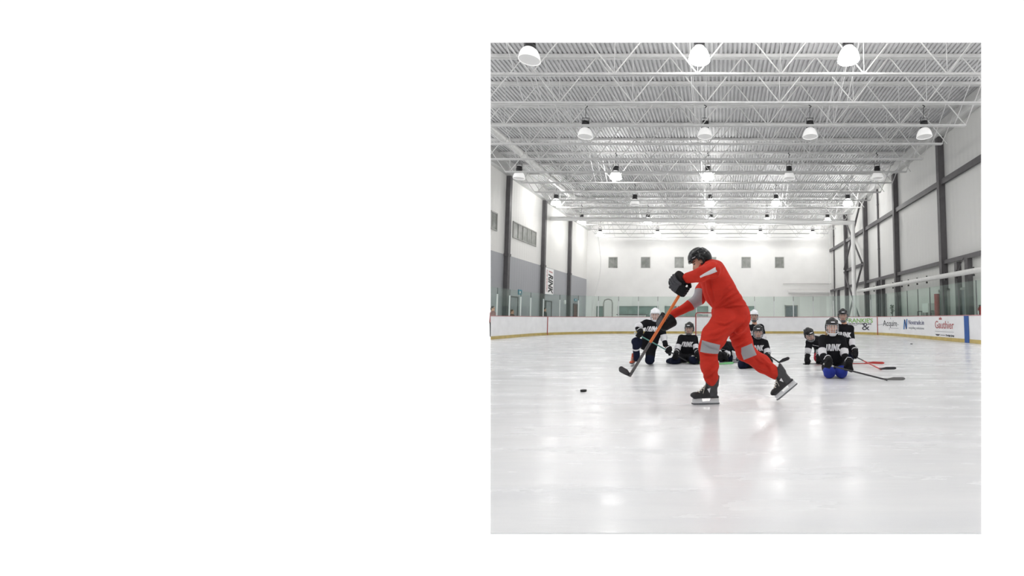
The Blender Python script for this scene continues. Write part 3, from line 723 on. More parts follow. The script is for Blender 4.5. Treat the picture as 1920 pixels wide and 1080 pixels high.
def sdf_mesh(prims, vox=.01, k=.02, sub=(), ksub=.006, floor_z=None):
    lo = np.min([bounds(p)[0] for p in prims], 0) - 3 * vox; hi = np.max([bounds(p)[1] for p in prims], 0) + 3 * vox
    n = np.ceil((hi - lo) / vox).astype(int) + 1
    D = np.full(n, .3, np.float32)
    def region(p, m):
        a, b = bounds(p); i0 = np.clip(((a - m - lo) / vox).astype(int), 0, n - 1); i1 = np.clip(((b + m - lo) / vox).astype(int) + 2, 1, n)
        sl = tuple(slice(i0[i], i1[i]) for i in range(3))
        g = np.stack(np.meshgrid(*[lo[i] + vox * np.arange(i0[i], i1[i]) for i in range(3)], indexing='ij'), -1)
        return sl, g
    for p in prims:
        kk = p.get('k', k); sl, g = region(p, kk + 2 * vox + .02)
        if g.size == 0: continue
        d = dist(p, g); a = D[sl]; h = np.maximum(kk - np.abs(a - d), 0) / kk; D[sl] = np.minimum(a, d) - h * h * kk * .25
    for p in sub:
        sl, g = region(p, ksub + 2 * vox)
        if g.size == 0: continue
        d = -dist(p, g); a = D[sl]; h = np.maximum(ksub - np.abs(a - d), 0) / ksub; D[sl] = np.maximum(a, d) + h * h * ksub * .25
    if floor_z is not None:
        z = lo[2] + vox * np.arange(n[2]); D = np.maximum(D, (floor_z - z)[None, None, :].astype(np.float32))
    ins = D < 0
    cellid = -np.ones(n - 1, int); acc = []
    sx = [ins[:-1, :-1, :-1], ins[1:, :-1, :-1], ins[:-1, 1:, :-1], ins[1:, 1:, :-1], ins[:-1, :-1, 1:], ins[1:, :-1, 1:], ins[:-1, 1:, 1:], ins[1:, 1:, 1:]]
    cnt = sum(s.astype(np.int8) for s in sx); act = (cnt > 0) & (cnt < 8); cells = np.argwhere(act); cellid[act] = np.arange(len(cells))
    V = np.zeros((len(cells), 3)); C = np.zeros(len(cells)); F = []
    for ax_ in range(3):
        s0 = [slice(None)] * 3; s1 = [slice(None)] * 3; s0[ax_] = slice(0, -1); s1[ax_] = slice(1, None)
        A, B = D[tuple(s0)], D[tuple(s1)]; e = np.argwhere((A < 0) != (B < 0))
        if not len(e): continue
        av, bv = A[tuple(e.T)], B[tuple(e.T)]; t = av / (av - bv); pos = e.astype(float); pos[:, ax_] += t
        o1, o2 = (ax_ + 1) % 3, (ax_ + 2) % 3
        ids = []
        for da, db in ((0, 0), (-1, 0), (-1, -1), (0, -1)):
            c = e.copy(); c[:, o1] += da; c[:, o2] += db
            ok = (c >= 0).all(1) & (c < np.array(cellid.shape)).all(1); idd = -np.ones(len(e), int); idd[ok] = cellid[tuple(c[ok].T)]
            m = idd >= 0; np.add.at(V, idd[m], pos[m]); np.add.at(C, idd[m], 1); ids.append(idd)
        q = np.stack(ids, 1); ok = (q >= 0).all(1); q = q[ok]; fl = (av[ok] < 0)
        q[~fl] = q[~fl][:, ::-1]; F.append(q)
    V = V / np.maximum(C, 1)[:, None]; V = lo + vox * V; F = np.concatenate(F)
    return V, F
def folds(V, F, amp, seed=0, sc=1.0):
    """soft cloth folds pushed along the normals"""
    e1 = V[F[:, 2]] - V[F[:, 0]]; e2 = V[F[:, 3]] - V[F[:, 1]]; fn = np.cross(e1, e2); N = np.zeros_like(V)
    for j in range(4): np.add.at(N, F[:, j], fn)
    N /= np.linalg.norm(N, axis=1)[:, None] + 1e-12
    r = np.random.RandomState(seed); h = np.zeros(len(V))
    for i in range(7):
        d = r.normal(size=3); d /= np.linalg.norm(d); w = (22 + 26 * r.rand()) / sc; ph = r.rand() * 6.28
        d2 = r.normal(size=3) * 6 / sc
        h += np.sin((V @ d) * w + ph + 1.3 * np.sin(V @ d2)) * np.clip(np.sin(V @ d2 * .9 + ph) + .3, 0, 1)
    return V + N * (h * amp / 2.2)[:, None]
def creases(V, F, lines, Y=4.7, face=-1):
    """press narrow cloth creases into the side facing -y; lines in (x, z) drawn between picture points at depth Y"""
    e1 = V[F[:, 2]] - V[F[:, 0]]; e2 = V[F[:, 3]] - V[F[:, 1]]; fn = np.cross(e1, e2); N = np.zeros_like(V)
    for j in range(4): np.add.at(N, F[:, j], fn)
    N /= np.linalg.norm(N, axis=1)[:, None] + 1e-12
    wgt = np.clip(-N[:, 1] * 1.5 + .3, 0, 1); h = np.zeros(len(V))
    for pts, A, w in lines:
        q = [P(x, y, Y)[[0, 2]] for x, y in pts]; best = np.full(len(V), 9.); sg = np.zeros(len(V)); tt = np.zeros(len(V))
        for i in range(len(q) - 1):
            d = q[i + 1] - q[i]; L_ = np.linalg.norm(d); d = d / L_; r = V[:, [0, 2]] - q[i]; t = np.clip(r @ d, 0, L_); v = r - t[:, None] * d
            n_ = np.array([-d[1], d[0]]); dd = np.sqrt((v * v).sum(1)); m = dd < best; best[m] = dd[m]; sg[m] = (v @ n_)[m]; tt[m] = ((i + t / L_) / (len(q) - 1))[m]
        env = np.sin(np.clip(tt, 0, 1) * math.pi * .8 + .3)
        h += A * env * (-np.exp(-(sg / w) ** 2) + .8 * np.exp(-((sg - 1.9 * w) / (1.3 * w)) ** 2)) * (best < 6 * w) * np.exp(-np.maximum(best - np.abs(sg), 0) / w)
    return V + N * (h * wgt)[:, None]
def refine(V, F, matf, K=4):
    """split the quads that a colour border crosses, so that printed borders run clean"""
    q = V[F]; pts = np.concatenate([q.reshape(-1, 3), q.mean(1)]); z = matf(pts); n = len(F)
    zz = np.concatenate([z[:4 * n].reshape(n, 4), z[4 * n:, None]], 1); mixed = (zz != zz[:, :1]).any(1)
    if not mixed.any(): return V, F
    q = q[mixed]; g = np.linspace(0, 1, K + 1); u, v = np.meshgrid(g, g, indexing='ij'); u = u.ravel(); v = v.ravel()
    w = np.stack([(1 - u) * (1 - v), u * (1 - v), u * v, (1 - u) * v], 1)
    nv = np.einsum('kc,ncd->nkd', w, q); m = len(q); idx = []
    for i in range(K):
        for j in range(K): idx.append((i * (K + 1) + j, (i + 1) * (K + 1) + j, (i + 1) * (K + 1) + j + 1, i * (K + 1) + j + 1))
    idx = np.array(idx); nf = (len(V) + (np.arange(m) * (K + 1) ** 2)[:, None, None] + idx[None]).reshape(-1, 4)
    V2 = np.concatenate([V, nv.reshape(-1, 3)]); F2 = np.concatenate([F[~mixed], nf])
    key = np.round(V2 / 2e-6).astype(np.int64); _, first, inv = np.unique(key, axis=0, return_index=True, return_inverse=True)
    return V2[first], inv.ravel()[F2]
def mesh_obj(name, VF, mats, parent=None, matf=None, smooth=True, shade=None):
    V, F = VF if matf is None else refine(VF[0], VF[1], matf); me = bpy.data.meshes.new(name); me.from_pydata(V.tolist(), [], F.tolist())
    for m in (mats if isinstance(mats, (list, tuple)) else [mats]): me.materials.append(M[m])
    if matf is not None:
        c = V[F].mean(1); me.polygons.foreach_set('material_index', matf(c).astype(np.int32))
    me.polygons.foreach_set('use_smooth', np.ones(len(F), bool) if smooth else np.zeros(len(F), bool)); me.update()
    return link(name, me, parent)
def seg_t(c, p, q):
    d = arr(*q) - arr(*p); t = ((c - arr(*p)) @ d) / (d @ d); w = c - arr(*p) - np.clip(t, 0, 1)[:, None] * d
    return t, np.sqrt((w * w).sum(1))

M['skin'] = mat('fair_skin', s2l(206, 158, 134), .5, noise=.05, nscale=12)
M['lips'] = mat('lip_colour', s2l(172, 96, 88), .5)
M['eye'] = mat('dark_eye', s2l(44, 34, 30), .2)
M['hair'] = mat('brown_hair', s2l(92, 66, 46), .6, noise=.2, nscale=40)
M['hair_blond'] = mat('blond_hair', s2l(178, 146, 106), .6, noise=.25, nscale=40)
M['red_cloth'] = mat('red_tracksuit_cloth', (.56, .036, .022), .85, noise=.10, nscale=4, bump=.7, bscale=7, spec=.15, stretch=(1, 1, 2.2))
M['grey_cloth'] = mat('grey_panel_cloth', s2l(160, 160, 164), .85, bump=.2, bscale=16, spec=.15)
M['white_cloth'] = mat('white_panel_cloth', s2l(216, 216, 220), .85, bump=.2, bscale=16, spec=.15)
M['black_cloth'] = mat('black_jersey_cloth', s2l(28, 28, 32), .85, noise=.2, nscale=6, bump=.3, bscale=14, spec=.08)
M['pants_cloth'] = mat('black_pants_nylon', s2l(20, 20, 24), .7, noise=.2, nscale=6, bump=.3, bscale=14, spec=.15)
M['navy_cloth'] = mat('navy_sock_knit', s2l(26, 31, 50), .85, bump=.3, bscale=30, spec=.1)
M['blue_cloth'] = mat('royal_blue_sock_knit', s2l(28, 48, 146), .85, bump=.3, bscale=30, noise=.1)
M['red_sock'] = mat('crimson_sock_knit', s2l(170, 32, 48), .85, bump=.3, bscale=30)
M['glove'] = mat('black_glove_nylon', s2l(17, 17, 20), .65, noise=.2, nscale=10, bump=.2, bscale=40, spec=.2)
M['glove_grey'] = mat('grey_glove_panel', s2l(60, 60, 66), .6)
M['logo_white'] = mat('white_print', s2l(232, 232, 236), .6)
M['helmet_black'] = mat('glossy_black_helmet', s2l(16, 17, 20), .22, spec=.4)
M['helmet_white'] = mat('glossy_white_helmet', s2l(232, 233, 238), .25, coat=.3)
M['foam'] = mat('dark_helmet_foam', s2l(30, 30, 32), .8)
M['cage'] = mat('steel_cage_wire', s2l(150, 152, 156), .3, metal=.6)
M['cage_white'] = mat('white_cage_wire', s2l(220, 220, 224), .35)
M['visor'] = M['glass']
M['boot'] = mat('black_skate_leather', s2l(30, 30, 33), .45, noise=.25, nscale=14, bump=.15, bscale=60)
M['boot_grey'] = mat('charcoal_skate_quarter', s2l(62, 62, 66), .5, noise=.2, nscale=30)
M['boot_orange'] = mat('orange_skate_boot', s2l(196, 84, 52), .5, noise=.1)
M['holder'] = mat('white_blade_holder', s2l(226, 227, 230), .3)
M['blade'] = mat('skate_blade_steel', s2l(120, 122, 126), .2, metal=.9)
M['lace'] = mat('cream_laces', s2l(208, 202, 190), .8)
M['shaft_orange'] = mat('orange_stick_shaft', s2l(214, 112, 52), .35, noise=.08, nscale=14)
M['shaft_grey'] = mat('charcoal_stick_shaft', s2l(86, 84, 84), .4, noise=.3, nscale=25)
M['stick_black'] = mat('black_stick', s2l(44, 44, 48), .5, noise=.2, nscale=20)
M['stick_teal'] = mat('teal_stick', s2l(96, 150, 140), .4)
M['stick_green'] = mat('lime_stick', s2l(150, 208, 96), .5, noise=.1)
M['stick_mint'] = mat('mint_stick', s2l(124, 196, 134), .5, noise=.1)
M['stick_red'] = mat('red_stick', s2l(186, 58, 54), .4)
M['stick_white'] = mat('white_stick_tape', s2l(214, 214, 210), .7)
M['stick_grey'] = mat('grey_blade_tape', s2l(112, 112, 112), .7)

# ------------------------------------------------------------------ heads, helmets, hands, skates
def frame(fwd, up=(0, 0, 1)):
    f = nrm(fwd); r = nrm(np.cross(f, nrm(up))); u = np.cross(r, f)
    return np.array([r, f, u])                       # rows: right, forward, up
class Loc:
    def __init__(s, c, R, k=1.0): s.c = arr(*c); s.R = R; s.k = k
    def p(s, x, y, z): return s.c + s.k * (arr(x, y, z) @ s.R)
    def cap(s, a, b, r0, r1=None, ax=None, f=1.0): return cap(s.p(*a), s.p(*b), r0 * s.k, None if r1 is None else r1 * s.k, None if ax is None else arr(*ax) @ s.R, f)
    def ell(s, a, r, Rl=None): return ell(s.p(*a), arr(*r) * s.k, s.R if Rl is None else np.array(Rl) @ s.R)
    def box(s, a, h, rd=.01, Rl=None): return rbox(s.p(*a), arr(*h) * s.k, s.R if Rl is None else np.array(Rl) @ s.R, rd * s.k)
    def inv(s, c): return ((c - s.c) @ s.R.T) / s.k
def head_prims(h):
    return [h.ell((0, -.012, .03), (.074, .094, .100)), h.ell((0, .028, -.035), (.060, .066, .078)), h.cap((-.02, .06, -.085), (.02, .06, -.085), .026),
            dict(h.cap((0, .090, .005), (0, .108, -.028), .009, .014), k=.012), dict(h.cap((-.01, .098, -.032), (.01, .098, -.032), .009), k=.012),
            dict(h.cap((-.04, .078, .030), (.04, .078, .030), .012), k=.012), dict(h.cap((-.018, .090, -.058), (.018, .090, -.058), .010), k=.012),
            dict(h.ell((-.078, -.004, -.01), (.010, .022, .034)), k=.01), dict(h.ell((.078, -.004, -.01), (.010, .022, .034)), k=.01),
            h.cap((0, -.03, -.04), (0, -.035, -.09), .052, .054)]
def head_mat(h, base=0):
    def f(c):
        v = h.inv(c); m = np.zeros(len(c), int)
        for sx in (-1, 1):
            e = (((v[:, 0] - sx * .031) / .015) ** 2 + ((v[:, 2] - .010) / .0075) ** 2 < 1) & (v[:, 1] > .05); m[e] = 2
            b = (np.abs(v[:, 0] - sx * .032) < .022) & (np.abs(v[:, 2] - .032) < .005) & (v[:, 1] > .05); m[b] = 3
        l = (np.abs(v[:, 0]) < .026) & (np.abs(v[:, 2] + .058) < .009) & (v[:, 1] > .06); m[l] = 1
        hr = (v[:, 2] > -.05) & (v[:, 1] < .0) & (np.sum(v * v, 1) < .03) & ((v[:, 2] > .02) | (v[:, 1] < -.04)); m[hr] = 3
        return m
    return f
def helmet(parent, h, color, cage=True, cagemat='cage', visor=False, vox=.006, back=None):
    pr = [h.ell((0, -.012, .045), (.106, .132, .112)), h.ell((0, -.05, .02), (.100, .098, .105)), h.ell((0, -.01, .07), (.07, .12, .10)),
          dict(h.cap((-.075, .04, .105), (-.07, -.07, .11), .018), k=.015), dict(h.cap((.075, .04, .105), (.07, -.07, .11), .018), k=.015),
          dict(h.cap((-.06, .112, .062), (.06, .112, .062), .012), k=.012), dict(h.ell((-.098, .0, -.01), (.014, .036, .05)), k=.02), dict(h.ell((.098, .0, -.01), (.014, .036, .05)), k=.02)]
    su = [h.ell((0, -.012, .02), (.088, .112, .115)), h.box((0, .12, -.02), (.14, .095, .062), .004), h.box((0, .0, -.17), (.2, .2, .10), .01), h.ell((-.1, .004, -.012), (.03, .018, .026)), h.ell((.1, .004, -.012), (.03, .018, .026))]
    for i in range(3):
        for sx in (-1, 1): su.append(h.cap((sx * .045, .07 - .055 * i, .165), (sx * .045, .045 - .055 * i, .165), .009))
        for sx in (-1, 1): su.append(h.cap((sx * .105, .05 - .05 * i, .085), (sx * .105, .03 - .05 * i, .085), .008))
    o = mesh_obj('helmet', sdf_mesh(pr, vox, .015, su), [color, 'foam'], parent, lambda c: (dist(h.ell((0, -.012, .02), (.095, .119, .119)), c) < 0).astype(int))
    o['label'] = 'white helmet' if color == 'helmet_white' else 'black helmet'
    mb = MB()
    mb.add([h.p(-.03, .1275, .082), h.p(.03, .1275, .082), h.p(.03, .1235, .10), h.p(-.03, .1235, .10), h.p(-.03, .131, .082), h.p(.03, .131, .082), h.p(.03, .127, .10), h.p(-.03, .127, .10)], [(0, 1, 2, 3), (7, 6, 5, 4), (0, 4, 5, 1), (1, 5, 6, 2), (2, 6, 7, 3), (3, 7, 4, 0)])
    if color == 'helmet_black' and cage: mb.build('front_sticker', 'logo_white', o)
    if cage:
        mb = MB(); rad = .0032 * h.k
        def cp_(th, z):   # point on the cage surface
            s = math.sqrt(max(0, 1 - ((z + .01) / .135) ** 2)); return h.p(.102 * math.sin(th) * (.55 + .45 * s), .005 + .132 * math.cos(th) * (.5 + .5 * s), z)
        for th in (-68, -45, -24, 0, 24, 45, 68):
            t_ = math.radians(th); z0 = .045; z1 = -.118 + .04 * (abs(th) / 68) ** 2
            mb.tube([cp_(t_, z0 + (z1 - z0) * i / 7) for i in range(8)], rad, 5)
        for z in (.045, .012, -.022, -.056, -.088):
            m_ = 1.35 if z > -.05 else 1.2
            mb.tube([cp_(m_ * (i / 6 - 1), z) for i in range(13)], rad, 5)
        mb.tube([cp_(1.3 * (i / 7 - 1), -.118 + .05 * (i / 7 - 1) ** 2) for i in range(15)], rad * 2.0, 6)
        mb.build('face_cage', cagemat, o)
        V, F = sdf_mesh([h.cap((-.03, .072, -.108), (.03, .072, -.108), .024), h.ell((0, .07, -.118), (.05, .04, .022))], .006, .02); mesh_obj('chin_cup', (V, F), 'foam' if cagemat == 'cage' else 'helmet_white', o)
    mb = MB()
    for sx in (-1, 1): mb.tube([h.p(sx * .098, .01, -.03), h.p(sx * .082, .03, -.075), h.p(sx * .045, .06, -.115), h.p(0, .07, -.125)], .0055 * h.k, 6)
    mb.build('chin_strap', 'foam', o)
    return o
def glove_mesh(grip, axis, elbow, s=1.0, thumb=1, palm=None):
    """hockey glove closed round a shaft: grip point, shaft axis (towards the thumb side) and elbow"""
    g = arr(*grip); z = nrm(axis); to = arr(*elbow) - g
    x = to - z * (to @ z)
    if palm is not None: x = arr(*palm) - z * (arr(*palm) @ z)
    x = nrm(x); y = np.cross(z, x) * thumb
    R = np.array([x, y, z]); L = lambda a, b, c: g + s * (arr(a, b, c) @ R)
    pr = []
    for i, (zz, ln) in enumerate(((.034, .95), (.012, 1.0), (-.011, .97), (-.033, .85))):
        ang = [20, 75, 130, 185 * ln, 235 * ln]
        pts = [L(.036 * math.cos(math.radians(a)) + (.006 if a < 60 else 0), .036 * math.sin(math.radians(a)), zz) for a in ang]
        for j in range(len(pts) - 1): pr.append(dict(cap(pts[j], pts[j + 1], (.0165 - .0012 * j) * s, (.0155 - .0012 * j) * s), k=.003))
    th = [L(.035, -.008, .046), L(.020, -.036, .062), L(-.012, -.040, .060), L(-.034, -.020, .052)]
    for j in range(3): pr.append(dict(cap(th[j], th[j + 1], (.021 - .002 * j) * s, (.019 - .002 * j) * s), k=.005))
    pr.append(dict(rbox(L(.052, .008, 0), arr(.014, .026, .036) * s, R, .014 * s), k=.02))
    pr.append(dict(cap(L(.030, -.022, .036), L(.060, -.010, .020), .031 * s, .034 * s), k=.01)); pr.append(dict(cap(L(.036, -.020, -.02), L(.060, -.010, .0), .022 * s, .030 * s), k=.01))
    wr = g + s * (arr(.095, .0, 0) @ R); dirf = nrm(arr(*elbow) - wr)
    pr.append(dict(cap(L(.055, .004, 0), wr, .042 * s, .040 * s), k=.02))
    pr.append(dict(cap(wr + dirf * .01 * s, wr + dirf * .085 * s, .045 * s, .056 * s, ax=R[1], f=1.1), k=.015))
    for i in range(3):   # padded rolls over the back of the hand
        pr.append(dict(cap(L(.044 + .023 * i, .043 - .003 * i, -.034), L(.044 + .023 * i, .043 - .003 * i, .034), .0125 * s), k=.002, roll=1))
    for i in range(3):
        o_ = wr + dirf * (.012 + .026 * i) * s + y * thumb * 0; yy = nrm(y - dirf * (y @ dirf)); zz_ = np.cross(dirf, yy); rr_ = (.048 + .006 * i) * s
        for a0, a1 in ((-45, 0), (0, 45)):
            f_ = lambda a: o_ + rr_ * (yy * math.cos(math.radians(a)) + zz_ * math.sin(math.radians(a)))
            pr.append(dict(cap(f_(a0), f_(a1), .0125 * s), k=.002, roll=1))
    return pr, wr + dirf * .06 * s
def glove(parent, grip, axis, elbow, s=1.0, thumb=1, vox=.005, bands=True, palm=None):
    pr, w = glove_mesh(grip, axis, elbow, s, thumb, palm)
    V, F = sdf_mesh(pr, vox, .008, [rbox(w + nrm(arr(*elbow) - w) * .085 * s, arr(.12, .12, .045) * s, frame(nrm(np.cross(nrm(arr(*elbow) - w), arr(.3, .5, .7))), nrm(arr(*elbow) - w)), .002)], .004)
    y_ = arr(0, 0, 1)
    g = arr(*grip); d = nrm(arr(*elbow) - w)
    def mf(c):
        t = (c - w) @ d / s; m = np.zeros(len(c), int)
        if bands: m[(t > -.002) & (t < .012) & ((c - w) @ y_ > -.01)] = 1
        else:
            for p in pr:
                if 'roll' in p: m[(dist(p, c) < .003)] = 1
        return m
    return mesh_obj('glove', (V, F), ['glove', 'logo_white' if bands else 'glove_grey'], parent, mf), w
def skate(parent, heel, toe, up, s=1.0, boot=('boot', 'boot_grey'), vox=.006):
    """heel and toe: the two ends of the blade where it meets the ice"""
    heel = arr(*heel); toe = arr(*toe); f = nrm(toe - heel); L = Loc(heel + f * .145 * s, frame(f, up), s)
    pr = [L.cap((0, -.085, .112), (0, .10, .098), .036, .030, ax=(1, 0, 0), f=1.0), L.ell((0, .115, .100), (.040, .045, .030)), L.cap((0, -.085, .125), (0, -.088, .245), .037, .042, ax=(1, 0, 0), f=1.05),
          L.cap((0, -.03, .145), (0, -.055, .225), .040, .040), L.cap((0, .03, .125), (0, -.03, .18), .034, .036), L.cap((0, -.122, .20), (0, -.128, .285), .014, .018, ax=(1, 0, 0), f=1.6), L.cap((0, -.02, .23), (0, -.012, .275), .020, .022, ax=(1, 0, 0), f=1.3),
          L.box((0, -.005, .078), (.026, .125, .004), .006)]
    def mf(c):
        v = L.inv(c); m = np.zeros(len(c), int); m[(v[:, 1] < -.045 + (v[:, 2] - .1) * .25) & (v[:, 2] > .085)] = 1; m[(v[:, 2] < .086)] = 2; return m
    o = mesh_obj('skate', sdf_mesh(pr, vox * s, .02), [boot[0], boot[1], 'stick_black'], parent, mf)
    mb = MB()
    def prism(poly_, w, mi=0):
        n_ = len(poly_); vs = [L.p(-w, a, b) for a, b in poly_] + [L.p(w, a, b) for a, b in poly_]
        mb.add(vs, [tuple(range(n_)), tuple(range(2 * n_ - 1, n_ - 1, -1))] + [(i, (i + 1) % n_, (i + 1) % n_ + n_, i + n_) for i in range(n_)], mi)
    prism([(-.135, .076), (-.14, .018), (-.05, .018), (-.045, .045), (-.062, .076)], .012)
    prism([(.045, .076), (.035, .045), (.04, .018), (.135, .020), (.142, .05), (.125, .076)], .012)
    prism([(-.06, .018), (-.06, .034), (.05, .034), (.05, .018)], .008)
    mb.build('blade_holder', 'holder', o)
    mb = MB(); prism([(-.145, .018), (-.148, .006), (-.135, .0), (.12, .0), (.145, .008), (.150, .022)], .0022); mb.build('blade', 'blade', o)
    mb = MB()
    for i in range(6):
        y = .075 - .022 * i; z = .133 + .017 * i
        mb.tube([L.p(-.026, y - .008, z - .004), L.p(0, y + .012, z + .008), L.p(.026, y - .012, z + .0)], .0032 * s, 5); mb.tube([L.p(.026, y - .008, z - .004), L.p(0, y + .008, z + .008), L.p(-.026, y - .012, z + .0)], .0032 * s, 5)
    mb.tube([L.p(0, .0, .2), L.p(-.035, .012, .19), L.p(-.04, .02, .16), L.p(-.036, .03, .12)], .0028 * s, 5); mb.tube([L.p(0, .0, .2), L.p(.035, .012, .19), L.p(.04, .022, .15), L.p(.036, .03, .115)], .0028 * s, 5)
    mb.build('laces', 'lace', o)
    mb = MB()
    for sx in (-1, 1):
        mb.add([L.p(sx * .0415, -.035, .125), L.p(sx * .0415, -.012, .165), L.p(sx * .0415, -.045, .175), L.p(sx * .047, -.035, .125), L.p(sx * .047, -.012, .165), L.p(sx * .047, -.045, .175)], [(0, 1, 2), (5, 4, 3), (0, 3, 4, 1), (1, 4, 5, 2), (2, 5, 3, 0)])
    mb.build('side_patch', 'logo_white', o)
    return o
def hockey_stick(label, knob, heel, toe, mats, blade_up=(0, 0, 1), s=1.0, split=None, group=None, bow=.02, r=.012, bladeh=.045, tape=None):
    """knob, heel, toe: world points; mats: lower shaft, upper shaft, blade"""
    knob, heel, toe = arr(*knob), arr(*heel), arr(*toe)
    t = thing('hockey_stick', heel, label, 'stick', group)
    d = nrm(heel - knob); side = nrm(np.cross(d, toe - heel)); w = np.cross(side, d)
    def bar(a, b, m, name, rr=1.0):
        vs = []
        for p in (a, b):
            for i, j in ((-1, -1), (1, -1), (1, 1), (-1, 1)):
                vs.append(p + side * i * r * .62 * rr + w * j * r * rr)
        mb = MB(); mb.add(vs, [(0, 1, 2, 3), (7, 6, 5, 4)] + [(i, i + 4, (i + 1) % 4 + 4, (i + 1) % 4) for i in range(4)]); o = mb.build(name, m, t, bevel=.003); return o
    Ls = np.linalg.norm(heel - knob); sp_ = .5 if split is None else split
    bar(knob, knob + d * .10, tape or 'stick_white', 'grip_tape', 1.15); bar(knob + d * .10, knob + d * Ls * sp_, mats[1], 'shaft'); o = bar(knob + d * Ls * sp_, heel, mats[0], 'shaft'); o['label'] = 'lower shaft'
    # blade: a curved tapering plate
    f = nrm(toe - heel); up = nrm(arr(*blade_up) - f * (arr(*blade_up) @ f)); n_ = np.cross(f, up); Lb = np.linalg.norm(toe - heel)
    vs = []; K = 19
    for i in range(K):
        u = i / (K - 1); h = bladeh * s * (.50 + .5 * min(1, u * 3)) * (1 if u < .82 else math.sqrt(max(.03, 1 - ((u - .82) / .18) ** 2)))
        c = heel + f * Lb * u + n_ * bow * u * u
        zoff = up * (.012 * u * u)
        hf = bladeh * s; lift = max(0, (hf - h) * .5) if u > .8 else 0
        for i_, j_ in ((-1, 0), (1, 0), (1, 1), (-1, 1)): vs.append(c + zoff + n_ * i_ * .005 + up * (j_ * h + lift))
    fs = [(0, 1, 2, 3), (4 * K - 1, 4 * K - 2, 4 * K - 3, 4 * K - 4)]
    for i in range(K - 1):
        for j in range(4): fs.append((4 * i + j, 4 * i + 4 + j, 4 * i + 4 + (j + 1) % 4, 4 * i + (j + 1) % 4))
    # hosel joining shaft and blade
    mb = MB(); mb.add(vs, fs); hp = heel - d * .07
    mb.tube([hp, heel + up * .012 * s, heel + f * .03 + up * .02 * s], [.012, .014, .012], 8)
    mb.build('blade', mats[2], t, smooth=True)
    return t
def print_on(parent, tgt, geo, centre, right, up, normal, m, name='chest_logo'):
    """lay flat lettering onto a cloth surface by casting it along -normal"""
    me = tgt.data; off = np.array(wloc(tgt)); bm = bmesh.new(); bm.from_mesh(me); bv = BVHTree.FromBMesh(bm); bm.free()
    right, up, normal = nrm(right), nrm(up), nrm(normal)
    vs, fs = geo; out = []
    for v in vs:
        p = arr(*centre) + right * v[0] + up * v[1] + normal * .4
        h = bv.ray_cast(Vector(p - off), Vector(-normal))
        q = (np.array(h[0]) + off) if h[0] is not None else arr(*centre) + right * v[0] + up * v[1]
        out.append(q + normal * (.004 + v[2]))
    mb = MB(); mb.add(out, fs)
    return mb.build(name, m, parent)
def subdiv_text(s, size, offset=.012, shear=.25, xs=1.0, cut=.02):
    vs, fs = text_geo(s, size, offset=offset, shear=shear, extrude=0, xs=xs, space=1.22)
    bm = bmesh.new(); bvv = [bm.verts.new(v) for v in vs]
    for f in fs:
        try: bm.faces.new([bvv[i] for i in f])
        except Exception: pass
    for _ in range(3):
        ed = [e for e in bm.edges if e.calc_length() > cut]
        if ed: bmesh.ops.subdivide_edges(bm, edges=ed, cuts=1); bmesh.ops.triangulate(bm, faces=bm.faces)
    bm.verts.index_update(); r = [tuple(v.co) for v in bm.verts], [[v.index for v in f.verts] for f in bm.faces]; bm.free(); return r
